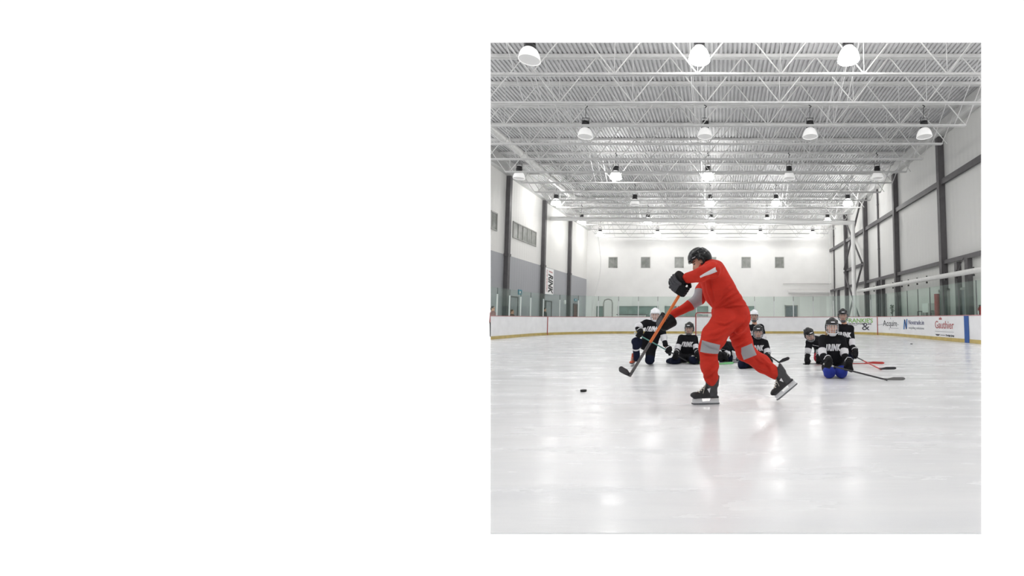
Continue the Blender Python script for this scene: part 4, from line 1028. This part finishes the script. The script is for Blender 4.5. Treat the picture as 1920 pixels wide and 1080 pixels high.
# ================================================================== THE COACH
def coach():
    c0 = (P(1330, 757, 4.73)[0], 4.85, 0)
    t = thing('person', c0, 'person in red tracksuit and black helmet mid-stride following through with a hockey stick', 'person')
    lhip, rhip = P(1358, 592, 4.74), P(1374, 596, 4.96)
    lkn, lan = P(1329.5, 648, 4.68), P(1340, 716, 4.77)
    rkn, ran = P(1396, 661, 4.98), P(1456, 703, 4.97)
    chest, mid, neck = P(1342, 519, 4.84), P(1360, 560, 4.85), P(1327, 497, 4.84)
    lsh, rsh = P(1337, 506, 4.66), P(1319, 518, 5.00)
    lel = P(1317, 514, 4.50); lwr = P(1293, 524, 4.56); lgrip = P(1280, 543, 4.60)
    rel = P(1311, 560, 5.02); rwr = P(1272, 584, 4.90); rgrip = P(1244, 599, 4.76)
    hd = Loc(P(1313.5, 491, 4.84), frame((-.84, -.06, -.54), (-.54, .0, .84)), .95)
    body = head_prims(hd) + [cap(hd.p(0, -.03, -.08), neck, .05, .055), cap(neck, chest, .06, .10), cap(chest, mid, .11, .10, ax=(0, 1, 0), f=1.3), cap(mid, (lhip + rhip) / 2, .10, .11, ax=(0, 1, 0), f=1.2),
        cap(lsh, lel, .045, .038), cap(lel, P(1294, 520, 4.565), .036, .024), cap(rsh + arr(.10, 0, -.03), rel, .04, .034), cap(rel, rwr, .034, .026), cap(rwr, rwr * .6 + rgrip * .4, .028, .026),
        cap(lhip, lkn, .075, .055), cap(lkn, lan, .052, .030), cap(rhip, rkn, .075, .055), cap(rkn, ran, .052, .028)]
    sole = nrm(P(1317, 757, 4.72) - P(1343, 757, 4.72))
    mesh_obj('body', sdf_mesh(body, .008, .02), ['skin', 'lips', 'eye', 'hair'], t, head_mat(hd))
    hel = helmet(t, hd, 'helmet_black', cage=False, vox=.005)
    mb = MB(); mb.tube([hd.p(-.1095, .03, .065), hd.p(-.1045, .07, .07)], .003, 5); mb.tube([hd.p(.1095, .03, .065), hd.p(.1045, .07, .07)], .003, 5); mb.build('helmet_lettering', 'logo_white', hel)
    # jacket
    j = [cap(P(1328, 505, 4.84), P(1338, 524, 4.85), .100, .140, ax=(0, 1, 0), f=1.25), cap(P(1338, 524, 4.85), P(1348, 546, 4.85), .148, .160, ax=(0, 1, 0), f=1.15), cap(P(1348, 546, 4.85), P(1366, 574, 4.85), .160, .152, ax=(0, 1, 0), f=1.08),
         cap(P(1340, 504, 4.85), P(1371, 560, 4.85), .10, .115, ax=(0, 1, 0), f=1.2), dict(cap(P(1362, 578, 4.85), P(1384, 576, 4.85), .098, .09, ax=(0, 1, 0), f=1.5), k=.02), dict(cap(P(1338, 556, 4.85), P(1348, 578, 4.85), .075, .05, ax=(0, 1, 0), f=1.8), k=.03),
         dict(cap(P(1320, 500, 4.84), P(1328, 507, 4.84), .064, .09, ax=(0, 1, 0), f=1.1), k=.03),
         cap(P(1341, 505, 4.71), P(1333, 507, 4.60), .090, .084), cap(P(1333, 507, 4.60), P(1315, 514.5, 4.52), .084, .070), cap(P(1315, 514.5, 4.52), P(1291, 520.5, 4.57), .070, .056),
         cap(rsh + arr(.07, 0, -.03), P(1316, 545, 5.04), .085, .075), cap(P(1316, 545, 5.04), rel, .073, .066), cap(rel, P(1296, 571, 4.98), .067, .056), cap(P(1296, 571, 4.98), P(1262, 590, 4.86), .055, .043)]
    V, F = sdf_mesh(j, .0075, .035); V = folds(V, F, .006, 3)
    V = creases(V, F, [([(1341.1, 585.8), (1365.9, 569.8), (1392.5, 559.9)], 0.0190, 0.012), ([(1342.8, 578.7), (1362.3, 561.0), (1387.2, 548.6)], 0.0171, 0.011), ([(1344.6, 569.8), (1360.6, 552.1), (1380.1, 538.6)], 0.0152, 0.012), ([(1346.4, 557.4), (1358.8, 545.0), (1374.8, 530.8)], 0.0114, 0.012), ([(1341.1, 488.3), (1346.4, 498.9), (1342.8, 514.9), (1323.3, 520.9)], 0.0171, 0.01), ([(1332.2, 522.0), (1334.7, 545.0), (1339.3, 571.6)], 0.0133, 0.011), ([(1319.8, 525.5), (1323.3, 548.6), (1335.7, 576.9)], 0.0114, 0.012), ([(1302.1, 507.8), (1319.8, 498.9), (1330.4, 495.4)], 0.0095, 0.01), ([(1348.2, 584.0), (1373.0, 575.2), (1397.8, 576.2)], 0.0190, 0.009)], 4.68)
    # waist and elbow creases
    ax = nrm(P(1371, 580, 4.85) - P(1343, 522, 4.85)); q0 = P(1343, 522, 4.85)
    def jm(c):
        m = np.zeros(len(c), int)
        ts, ds = seg_t(c, rel + arr(.02, 0, .02), P(1296, 571, 4.98)); m[(ts > -.35) & (ts < 1.06) & (ds < .11) & (c[:, 1] > 4.86) & (c[:, 0] < P(1318, 0, 5)[0])] = 1
        a, b = P(1343, 505, 4.53), P(1312, 520, 4.46)
        d = nrm(b - a); u = (c - a) @ d; L_ = np.linalg.norm(b - a)
        nn = nrm(np.cross(d, (0, 1, 0))); v = (c - a) @ nn; _, da = seg_t(c, P(1341, 505, 4.71), P(1298, 520, 4.55))
        if nn[2] < 0: v = -v
        m[(u > 0) & (u < L_) & (np.abs(v) < .022 * (1 - .7 * np.clip(u / L_, 0, 1)) + .002) & (c[:, 1] < 4.63) & (da < .22)] = 2
        return m
    jk = mesh_obj('jacket', (V, F), ['red_cloth', 'grey_cloth', 'white_cloth'], t, jm)
    mb = MB()
    for a, b in (((1337, 533), (1349, 572)), ((1334, 521), (1337, 533))):   # zip running down the open front edge
        p_, q_ = P(*a, 4.70), P(*b, 4.70)
    # pants
    p = [cap(P(1358, 586, 4.85), P(1382, 588, 4.85), .13, .135, ax=(0, 1, 0), f=1.15), cap(P(1384, 602, 4.80), P(1381, 607, 4.96), .122, .120),
         cap(P(1360, 600, 4.77), P(1340, 629, 4.71), .152, .128), cap(P(1340, 629, 4.71), P(1328.5, 651, 4.68), .128, .102), cap(P(1328.5, 651, 4.68), P(1330.5, 685, 4.70), .098, .092), cap(P(1330.5, 685, 4.70), P(1333.5, 707, 4.74), .090, .066),
         cap(P(1333.5, 707, 4.74), P(1334.5, 717, 4.75), .064, .044),
         cap(P(1381, 606, 4.95), P(1391, 640, 4.98), .130, .112), cap(P(1391, 640, 4.98), P(1398, 660, 4.98), .110, .098), cap(P(1398, 660, 4.98), P(1428, 682, 4.98), .100, .092), cap(P(1428, 682, 4.98), P(1448, 697, 4.97), .090, .070), cap(P(1448, 697, 4.97), P(1454, 702, 4.97), .068, .058)]
    V, F = sdf_mesh(p, .0075, .03); V = folds(V, F, .006, 11)
    V = creases(V, F, [([(1404.2, 594.7), (1390.7, 612.4), (1374.8, 626.6), (1357.0, 640.8)], 0.0266, 0.014), ([(1344.6, 607.1), (1360.6, 609.6), (1376.5, 601.8)], 0.0171, 0.009), ([(1328.7, 630.1), (1344.6, 626.6), (1365.9, 615.9)], 0.0152, 0.013), ([(1325.1, 640.8), (1344.6, 637.2), (1362.3, 628.4)], 0.0133, 0.013), ([(1314.5, 640.8), (1328.7, 649.6), (1344.6, 655.7)], 0.0171, 0.01), ([(1314.5, 660.3), (1326.9, 664.9), (1344.6, 664.9)], 0.0171, 0.01), ([(1318.0, 701.0), (1330.4, 692.2), (1344.6, 676.2)], 0.0152, 0.013), ([(1319.8, 711.7), (1332.2, 704.6), (1344.6, 692.2)], 0.0152, 0.012), ([(1371.2, 640.8), (1387.2, 635.4), (1403.1, 624.8)], 0.0152, 0.012), ([(1376.5, 655.0), (1390.7, 649.6), (1406.7, 640.8)], 0.0152, 0.012), ([(1383.6, 672.7), (1392.5, 676.2), (1397.8, 683.3)], 0.0152, 0.01), ([(1415.5, 672.7), (1426.2, 683.3), (1447.4, 692.2)], 0.0152, 0.012), ([(1397.8, 685.1), (1419.1, 695.7), (1443.9, 702.8)], 0.0133, 0.012), ([(1429.7, 676.2), (1443.9, 690.4), (1451.0, 708.1)], 0.0133, 0.01)], 4.68)
    def pm(c):
        m = np.zeros(len(c), int)
        a = P(1314.5, 648, 4.6); b = P(1346, 653, 4.6); d = nrm(b - a); u = (c - a) @ d; nn = arr(-d[2], 0, d[0]); v = (c - a) @ nn
        if nn[2] < 0: v = -v
        m[(u > -.0) & (u < .19) & (v > -.065 + .03 * u) & (v < .055 - .1 * u) & (c[:, 1] < 4.80)] = 1
        a = P(1390, 664, 4.9); b = P(1413, 655, 4.9); d = nrm(b - a); u = (c - a) @ d; v = (c - a) @ arr(-d[2], 0, d[0])
        m[(u > 0) & (u < .15) & (np.abs(v) < .066) & (c[:, 0] > P(1387, 0, 4.95)[0])] = 1
        return m
    mesh_obj('pants', (V, F), ['red_cloth', 'grey_cloth'], t, pm)
    skate(t, arr(P(1349, 757, 4.79)[0], 4.79, 0), arr(P(1308, 757, 4.76)[0], 4.76, 0), (.0, 0, 1), 1.0)
    h_, to_ = P(1496, 720, 4.95), P(1458.5, 751.5, 4.95)
    f = nrm(to_ - h_); up = nrm(np.cross(f, (0, 1, 0))); up = up if up[2] > 0 else -up
    skate(t, h_, h_ + f * .29, up, .98)
    ax_ = nrm(lgrip - rgrip)
    knob = lgrip + ax_ * .03
    g1, _ = glove(t, lgrip, ax_, P(1294, 505, 4.50), 1.24, 1, .005, False, palm=(.15, -.35, 1))
    g2, _ = glove(t, rgrip, ax_, rel, 1.22, -1, .005, False, palm=(.45, -.9, .0))
    for g_, gr in ((g1, lgrip), (g2, rgrip)): g_['label'] = 'black padded hockey glove'
    mb = MB()
    heel = P(1180, 706, 4.62); toe = P(1156, 697, 4.45)
    hockey_stick('orange and charcoal hockey stick held by the red skater', knob, heel, toe, ('shaft_grey', 'shaft_orange', 'stick_black'), blade_up=(.1, 0, 1), split=.62, r=.0145, bladeh=.056, tape='shaft_orange', bow=-.02)
    return t
coach()

# ================================================================== THE CHILDREN
def kid(label, J, Y0, hd, hel, fwd, jersey=None, cage='cage', gloves=(), sock='navy_cloth', hair=None, logo=None, up=(0, 0, 1), hs=.90, wear=None, seed=0, bandarms=(1, 1), skates=(), k=.028, logo_up=None, lw=.24, shin=False, hem=False, capk=True):
    """J: joint name -> world point. Arms: lsh lel lwr (left in the picture), rsh rel rwr. Legs: lhip lkn lan, rhip rkn ran"""
    g = J['pel']; t = thing('person', (g[0], g[1], 0), label, 'person', 'children in black jerseys on the ice')
    h = Loc(hd, frame(fwd, up), hs)
    S_ = {}
    side = nrm(J['rsh'] - J['lsh'])
    body = head_prims(h) + [cap(h.p(0, -.03, -.08), J['nk'], .045, .05), cap(J['nk'], J['ch'], .045, .075), cap(J['ch'], J['pel'], .08, .08, ax=side, f=1.3)]
    for s_ in 'lr':
        body += [cap(J[s_ + 'sh'], J[s_ + 'el'], .032, .027), cap(J[s_ + 'el'], J[s_ + 'wr'], .026, .020), cap(J[s_ + 'hip'], J[s_ + 'kn'], .055, .042), cap(J[s_ + 'kn'], J[s_ + 'an'], .04, .028)]
    mesh_obj('body', sdf_mesh(body, .009, .02, floor_z=.004), ['skin', 'lips', 'eye', 'hair' if hair is None else hair], t, head_mat(h))
    if hair == 'hair_blond':
        V, F = sdf_mesh([h.cap((.07, -.05, -.03), (.095, -.02, -.12), .028, .02), h.cap((.095, -.02, -.12), (.11, .0, -.19), .020, .010)], .007, .01); mesh_obj('ponytail', (V, F), 'hair_blond', t)
    helmet(t, h, hel, True, cage)
    mid = (J['ch'] + J['pel']) / 2
    j = [cap(J['ch'], mid, .118, .122, ax=side, f=1.28), cap(mid, J['pel'] + (J['ch'] - J['pel']) * .12, .122, .130, ax=side, f=1.3), cap(J['nk'] * .75 + J['ch'] * .25, J['ch'], .062, .11, ax=side, f=1.2), cap(J['lsh'], J['rsh'], .068)]
    arms = []
    for s_ in 'lr':
        a, b, c = J[s_ + 'sh'], J[s_ + 'el'], J[s_ + 'wr']
        j += [cap(a, b, .070, .062), dict(cap(b, b + (c - b) * .80, .060, .046), k=.02)]
        arms.append((a, b, c))
    V, F = sdf_mesh(j, .010, k, floor_z=.006); V = folds(V, F, .006, seed + 5, .8)
    def jm(c):
        m = np.zeros(len(c), int)
        for i, (a, b, w) in enumerate(arms):
            if not bandarms[i]: continue
            t1, d1 = seg_t(c, a, b); t2, d2 = seg_t(c, b, w)
            _, dt = seg_t(c, J['ch'], J['pel']); own = np.minimum(d1, d2) - .060 < dt - .135
            m[own & (d1 < .10) & (t1 > .78) & (d1 <= d2 + .02) & (t1 < 1.2)] = 1; m[own & (d2 < .085) & (t2 > -.2) & (t2 < .42)] = 1
        if hem:
            tt = (c - J['pel']) @ nrm(J['ch'] - J['pel']); m[(tt < .0) & (tt > -.05) & (c[:, 1] < J['pel'][1])] = 1
        return m
    jo = mesh_obj('jersey', (V, F), ['black_cloth', 'white_cloth'], t, jm)
    # trousers and socks
    p = [cap(J['lhip'], J['rhip'], .105, .105)]
    for s_ in 'lr': p += [cap(J[s_ + 'hip'], J[s_ + 'kn'], .098, .084), dict(cap(J[s_ + 'kn'], J[s_ + 'an'], .078, .055), k=.015)]
    if capk:
        for s_ in 'lr': p.append(dict(ell(J[s_ + 'kn'], (.088, .088, .088)), k=.012))
    V, F = sdf_mesh(p, .010, k, floor_z=.003); V = folds(V, F, .005, seed + 17, .8)
    def pm(c):
        m = np.zeros(len(c), int)
        for s_ in 'lr':
            th, dh = seg_t(c, J[s_ + 'hip'], J[s_ + 'kn']); t2, d2 = seg_t(c, J[s_ + 'kn'], J[s_ + 'an'])
            near = (np.linalg.norm(c - J[s_ + 'kn'], axis=1) < .115) & (th > .72)
            m[near | ((d2 < .095) & (t2 > .0) & (d2 <= dh + .01))] = 1
            if shin: m[(d2 < .095) & (np.abs(t2 - .42) < .045)] = 2
        return m
    mesh_obj('pants', (V, F), ['pants_cloth', sock, 'white_cloth'], t, pm)
    for (s_, grip, axis, pal) in gloves:
        glove(t, grip, axis, J[s_ + 'el'], .98, 1 if s_ == 'l' else -1, .006, True, palm=pal)
    for (a, b, u, bt) in skates: skate(t, a, b, u, .82, bt, vox=.008)
    if logo:
        lc, nv = logo; rt = side; uu = nrm(J['nk'] - J['pel']) if logo_up is None else logo_up
        geo = subdiv_text('RINK', .125, offset=.010, shear=.3); ww = max(v[0] for v in geo[0]) - min(v[0] for v in geo[0])
        bar = subdiv_text('I', .125, offset=.006, shear=.3); vs = [(v[0] * lw / ww, v[1] * 1.0, v[2]) for v in geo[0]]
        n0 = len(vs); vs += [(v[0] - lw * .60, v[1], v[2]) for v in bar[0]]; fs = geo[1] + [[n0 + i for i in f] for f in bar[1]]
        print_on(jo, jo, (vs, fs), lc, rt, uu, nv, 'logo_white')
    return t

# --- kneeling child at the left, white helmet
kx = lambda px, py, Y: P(px, py, Y)
J = dict(nk=kx(1229, 604, 8.76), ch=kx(1226, 617, 8.74), pel=kx(1217.5, 643, 8.82), lsh=kx(1212, 606, 8.68), lel=kx(1197, 612, 8.52), lwr=kx(1196.5, 620, 8.46), rsh=kx(1240, 607, 8.78), rel=kx(1245, 634, 8.72), rwr=kx(1248, 650, 8.62),
         lhip=kx(1211, 647, 8.76), lkn=kx(1193, 641, 8.50), lan=kx(1193.5, 673, 8.62), rhip=kx(1222, 648, 8.82), rkn=kx(1218, 675, 8.74), ran=arr(kx(1222, 680, 9.15)[0], 9.15, .06))
g1, g2 = kx(1197.5, 628, 8.40), kx(1252, 659, 8.60)
ax1 = nrm(g2 - g1)
kid('child in black jersey kneeling on one knee in a white helmet with white cage', J, 8.7, kx(1228.5, 591.5, 8.76), 'helmet_white', (.05, -1, -.05), gloves=[('l', g1, ax1, (-.1, -.6, .7)), ('r', g2, ax1, (-.3, -.8, .5))], cage='cage_white',
    logo=(kx(1226, 617.5, 8.7), (-.05, -1, .05)), seed=1, shin=True, skates=[(arr(kx(1197, 0, 8.72)[0], 8.78, .0), arr(kx(1191, 0, 8.5)[0], 8.54, .0), (0, 0, 1), ('boot_orange', 'boot'))])
heel = arr(kx(1295, 682, 9.1)[0], 9.10, .012); knob = g1 - nrm(heel - g1) * .10
hockey_stick('teal and black hockey stick with lime blade held by the kneeling child in white helmet', knob, heel, heel + arr(.27, -.03, 0), ('stick_black', 'stick_teal', 'stick_green'), split=.55, group=None)

# --- seated child left of the skater
J = dict(nk=kx(1291.5, 629, 9.32), ch=kx(1290, 641, 9.32), pel=kx(1288, 667, 9.38), lsh=kx(1278, 634, 9.30), lel=kx(1271, 652, 9.18), lwr=kx(1268.5, 663, 9.05), rsh=kx(1302, 635, 9.32), rel=kx(1305, 652, 9.2), rwr=kx(1305.5, 662, 9.05),
         lhip=kx(1283, 670, 9.32), lkn=kx(1265, 676, 9.05), lan=kx(1254, 677.5, 9.2), rhip=kx(1293, 670, 9.32), rkn=kx(1301, 675, 9.0), ran=kx(1312, 677, 9.2))
g1, g2 = kx(1266, 669.5, 8.95), kx(1306, 670, 8.95)
kid('child in black jersey sitting on the ice left of the red skater, black helmet', J, 9.3, kx(1292.5, 617, 9.32), 'helmet_black', (-.12, -1, -.05), gloves=[('l', g1, (1, .0, -.25), (-.2, -.5, .8)), ('r', g2, (1, 0, -.3), (-.2, -.5, .8))],
    logo=(kx(1290, 646, 9.3), (0, -1, .05)), seed=2, bandarms=(1, 1), lw=.2)
heel = arr(kx(1351, 686, 8.85)[0], 8.85, .012); 
hockey_stick('lime hockey stick with mint blade lying in front of the seated child', g2 - nrm(heel - g2) * .10, heel, heel + arr(.26, -.02, 0), ('stick_green', 'stick_green', 'stick_mint'))

# --- crouching child seen between the skater's legs
J = dict(nk=kx(1347, 645, 9.25), ch=kx(1355, 650, 9.35), pel=kx(1366, 652, 9.62), lsh=kx(1346, 653, 9.22), lel=kx(1348, 662, 9.12), lwr=kx(1350, 668, 9.06), rsh=kx(1361, 656, 9.25), rel=kx(1364, 664, 9.18), rwr=kx(1361, 669, 9.10),
         lhip=kx(1362, 662, 9.6), lkn=kx(1356, 674, 9.5), lan=kx(1372, 677, 9.85), rhip=kx(1370, 662, 9.6), rkn=kx(1367, 675, 9.5), ran=kx(1382, 677, 9.8))
kid('child in black jersey crouching forward, seen between the red skater\'s legs', J, 9.4, kx(1338, 641, 9.2), 'helmet_black', (-.25, -1, -.35), gloves=[('l', kx(1350.5, 672, 9.02), (1, 0, 0), (0, -.3, 1)), ('r', kx(1358, 674, 9.02), (1, 0, 0), (0, -.3, 1))],
    logo=(kx(1353.5, 655, 9.25), (0, -1, .1)), seed=3, lw=.15, skates=[(arr(kx(1373, 680, 9.5)[0], 9.42, .0), arr(kx(1392, 680, 9.5)[0], 9.36, 0), (0, -.2, 1), ('stick_grey', 'holder'))])

# --- white helmet child behind, right of the skater
J = dict(nk=kx(1415, 608, 10.0), ch=kx(1415.5, 621, 10.0), pel=kx(1414, 645, 10.05), lsh=kx(1403, 614, 9.98), lel=kx(1399, 632, 9.9), lwr=kx(1401, 645, 9.8), rsh=kx(1427, 614, 10.0), rel=kx(1431, 632, 9.95), rwr=kx(1429, 646, 9.8),
         lhip=kx(1409, 648, 10.05), lkn=kx(1407, 668, 9.9), lan=kx(1407, 670, 10.3), rhip=kx(1420, 648, 10.05), rkn=kx(1421, 668, 9.9), ran=kx(1421, 670, 10.3))
J['lan'][2] = J['ran'][2] = .07
kid('child in black jersey kneeling behind the others in a white helmet with cage', J, 10, kx(1414, 593, 10.0), 'helmet_white', (-.1, -1, -.03), gloves=[('l', kx(1402, 651, 9.72), (1, 0, 0), (0, -.5, .8)), ('r', kx(1428, 652, 9.72), (1, 0, 0), (0, -.5, .8))],
    logo=(kx(1412, 625, 9.95), (0, -1, .05)), seed=4, cage='cage', lw=.22)

# --- seated child with caged black helmet right of the skater
J = dict(nk=kx(1421, 636, 8.45), ch=kx(1421.5, 647, 8.44), pel=kx(1420, 675, 8.5), lsh=kx(1409, 643, 8.42), lel=kx(1402, 660, 8.32), lwr=kx(1402, 672, 8.2), rsh=kx(1433, 643, 8.44), rel=kx(1439.5, 660, 8.36), rwr=kx(1440, 670, 8.25),
         lhip=kx(1413, 680, 8.45), lkn=kx(1392, 685, 8.22), lan=kx(1389, 686, 8.45), rhip=kx(1427, 680, 8.45), rkn=kx(1436, 684, 8.2), ran=kx(1443, 685, 8.5))
J['lkn'][2] = max(.08, J['lkn'][2]); J['lan'][2] = .07; J['rkn'][2] = max(.08, J['rkn'][2]); J['ran'][2] = .07
g2 = kx(1440.5, 677, 8.15)
kid('child in black jersey sitting on the ice right of the red skater, caged black helmet', J, 8.4, kx(1421.5, 623.5, 8.42), 'helmet_black', (-.05, -1, -.08), gloves=[('l', kx(1403, 678, 8.1), (1, 0, 0), (0, -.5, .8)), ('r', g2, (.9, 0, .2), (0, -.4, .9))],
    logo=(kx(1421, 653, 8.4), (0, -1, .05)), seed=5, lw=.19)
heel = kx(1462, 680.5, 8.5); knob = kx(1437, 663.5, 8.32)
hockey_stick('black hockey stick with raised blade held by the seated child right of the red skater', knob, heel, kx(1482, 675, 8.42), ('stick_black', 'stick_black', 'stick_black'), split=.4, tape='stick_black', bladeh=.06)

# --- child leaning on the ice at the right
J = dict(nk=kx(1523, 634, 8.95), ch=kx(1529, 640, 9.12), pel=kx(1541, 647, 9.5), lsh=kx(1517.5, 642, 8.92), lel=kx(1515, 658, 8.86), lwr=kx(1513.5, 671, 8.82), rsh=kx(1537, 646, 8.95), rel=kx(1536, 660, 8.9), rwr=kx(1535, 671, 8.86),
         lhip=kx(1536, 652, 9.5), lkn=kx(1534, 671, 9.3), lan=kx(1534, 675, 9.65), rhip=kx(1547, 652, 9.5), rkn=kx(1548, 671, 9.3), ran=kx(1548, 675, 9.65))
J['lan'][2] = J['ran'][2] = .07
g1, g2 = kx(1513, 679.5, 8.75), kx(1535, 679, 8.8)
kid('child in black jersey leaning forward on one arm left of the right group', J, 8.8, kx(1517.5, 628, 8.86), 'helmet_black', (.25, -1, -.30), up=(-.3, 0, 1), gloves=[('l', g1, (1, 0, 0), (0, -.2, 1)), ('r', g2, (1, 0, 0), (0, -.2, 1))],
    logo=(kx(1531, 649, 8.95), (0, -1, .1)), seed=6, sock='red_sock', lw=.16)
heel = kx(1627, 681, 9.05); heel[2] = .012
knob = kx(1506, 682, 8.72); knob[2] = .035
hockey_stick('red and black hockey stick lying behind the children at the right', knob, heel, heel + arr(.25, -.25, 0), ('stick_red', 'stick_black', 'stick_red'), split=.26, tape='stick_black')

# --- child in the middle of the right group, blue knees
J = dict(nk=kx(1560, 628, 7.06), ch=kx(1560.5, 645, 7.04), pel=kx(1563, 683, 7.10), lsh=kx(1544, 637, 7.02), lel=kx(1541.5, 661, 6.88), lwr=kx(1546, 674, 6.76), rsh=kx(1577.5, 637, 7.04), rel=kx(1583.5, 661, 6.95), rwr=kx(1586, 675, 6.84),
         lhip=kx(1554, 689, 7.08), lkn=arr(kx(1555.5, 698, 6.84)[0], 6.86, .09), lan=arr(kx(1553, 690, 7.2)[0], 7.2, .07), rhip=kx(1574, 689, 7.08), rkn=arr(kx(1578.5, 698, 6.84)[0], 6.86, .09), ran=arr(kx(1582, 690, 7.2)[0], 7.2, .07))
g1, g2 = kx(1551.5, 684, 6.62), kx(1589, 690, 6.72)
heel = kx(1664, 714.5, 6.58); heel[2] = .012
axs = nrm(heel - g1)
kid('child in black jersey and blue knee socks kneeling in front of the right group', J, 7, kx(1560, 614, 7.02), 'helmet_black', (-.12, -1, -.02), gloves=[('l', g1, axs, (-.5, -.5, .8)), ('r', g2, (1, 0, -.2), (.1, -.6, .8))],
    logo=(kx(1561, 652, 7.0), (0, -1, .05)), seed=7, sock='blue_cloth', hair='hair_blond', hs=.94, cage='cage_white', hem=True, lw=.21)
hockey_stick('thin black hockey stick with grey blade held by the child with blue knees', g1 - axs * .06, heel, heel + arr(.22, -.09, 0), ('stick_black', 'stick_white', 'stick_grey'), split=.16)

# --- tall child at the back of the right group
J = dict(nk=kx(1583, 607, 9.45), ch=kx(1585, 621, 9.45), pel=kx(1587, 655, 9.5), lsh=kx(1571, 614, 9.42), lel=kx(1566, 634, 9.35), lwr=kx(1568, 648, 9.25), rsh=kx(1594.5, 616, 9.45), rel=kx(1597.5, 642, 9.35), rwr=kx(1599.5, 658, 9.25),
         lhip=kx(1582, 659, 9.5), lkn=kx(1580, 673, 9.35), lan=kx(1580, 676, 9.75), rhip=kx(1592, 659, 9.5), rkn=kx(1592, 673, 9.35), ran=kx(1592, 676, 9.75))
J['lan'][2] = J['ran'][2] = .07
g2 = kx(1602.5, 668, 9.15); heel = kx(1652, 691.5, 7.95); heel[2] = .012
axs = nrm(heel - g2)
kid('child in black jersey kneeling tall at the back of the right group, black helmet', J, 9.5, kx(1580.5, 592.5, 9.42), 'helmet_black', (-.25, -1, -.05), gloves=[('l', kx(1569, 656, 9.15), (1, 0, 0), (0, -.5, .8)), ('r', g2, axs, (.2, -.6, .8))],
    logo=(kx(1583, 628, 9.4), (0, -1, .05)), seed=8, hs=.95, lw=.24, bandarms=(1, 1))
hockey_stick('red and black hockey stick with dark blade held by the tall child at the back', g2 - axs * .35, heel, heel + arr(.24, -.06, 0), ('stick_red', 'stick_black', 'stick_black'), split=.5, tape='stick_black')

# ================================================================== SPECTATORS
def spectator(label, px, py, X, hair, coat, hgt=None):
    y = abs(X) * FPX / abs(VX - px); hc = P(px, py, y); z = hc[2]
    t = thing('person', (hc[0], y, 0), label, 'person')
    h = Loc(hc, frame((1, -.3, -.1)), .95)
    x, s = hc[0], z / 1.55
    b = head_prims(h) + [cap((x, y, z - .2), (x, y, z - .62 * s), .09, .10, ax=(0, 1, 0), f=1.4), cap((x, y - .09, .80 * s), (x, y - .09, .08), .07, .04), cap((x, y + .09, .80 * s), (x, y + .09, .08), .07, .04), cap((x, y, z - .62 * s), (x, y, .82 * s), .10, .11)]
    mesh_obj('body', sdf_mesh(b, .012, .02, floor_z=.0), ['skin', 'lips', 'eye', hair], t, head_mat(h))
    c = [cap((x, y, z - .22), (x, y, z - .68 * s), .12, .14, ax=(0, 1, 0), f=1.35)]
    for sy in (-1, 1): c += [cap((x, y + sy * .17, z - .24), (x + .03, y + sy * .21, z - .50 * s), .06, .052), cap((x + .03, y + sy * .21, z - .50 * s), (x + .16, y + sy * .12, z - .62 * s), .05, .042)]
    mesh_obj('coat', sdf_mesh(c, .012, .03), coat, t)
    g = [cap((x, y + sy * .09, .80 * s), (x, y + sy * .09, .10), .09, .06) for sy in (-1, 1)]
    mesh_obj('trousers', sdf_mesh(g + [cap((x, y - .06, .84 * s), (x, y + .06, .84 * s), .11)], .012, .03), 'pants_cloth', t)
    mesh_obj('hair', sdf_mesh([h.ell((0, -.03, .05), (.088, .10, .092)), h.ell((0, -.06, -.01), (.08, .07, .09))], .01, .02), hair, t)
    sh = [cap((x + .04, y + sy * .09, .05), (x + .16, y + sy * .09, .045), .05, .045) for sy in (-1, 1)]
    for q in sh: mesh_obj('shoe', sdf_mesh([q], .012, .01, floor_z=.0), 'black', t)
M['dark_hair'] = mat('dark_hair', s2l(40, 34, 32), .6); M['coat_dark'] = mat('dark_coat', s2l(48, 50, 54), .8); M['coat_brown'] = mat('brown_coat', s2l(104, 82, 74), .8); M['coat_rose'] = mat('dusty_rose_coat', s2l(150, 104, 104), .8)
spectator('person in dusty rose coat behind the glass at the left edge', 924.5, 579, -10.9, 'dark_hair', 'coat_rose')
spectator('small person in brown coat standing behind the glass by the grey door', 960.5, 585, -10.9, 'hair', 'coat_brown')
spectator('person in dark coat standing behind the glass under the banner', 1021.5, 581, -10.9, 'dark_hair', 'coat_dark')
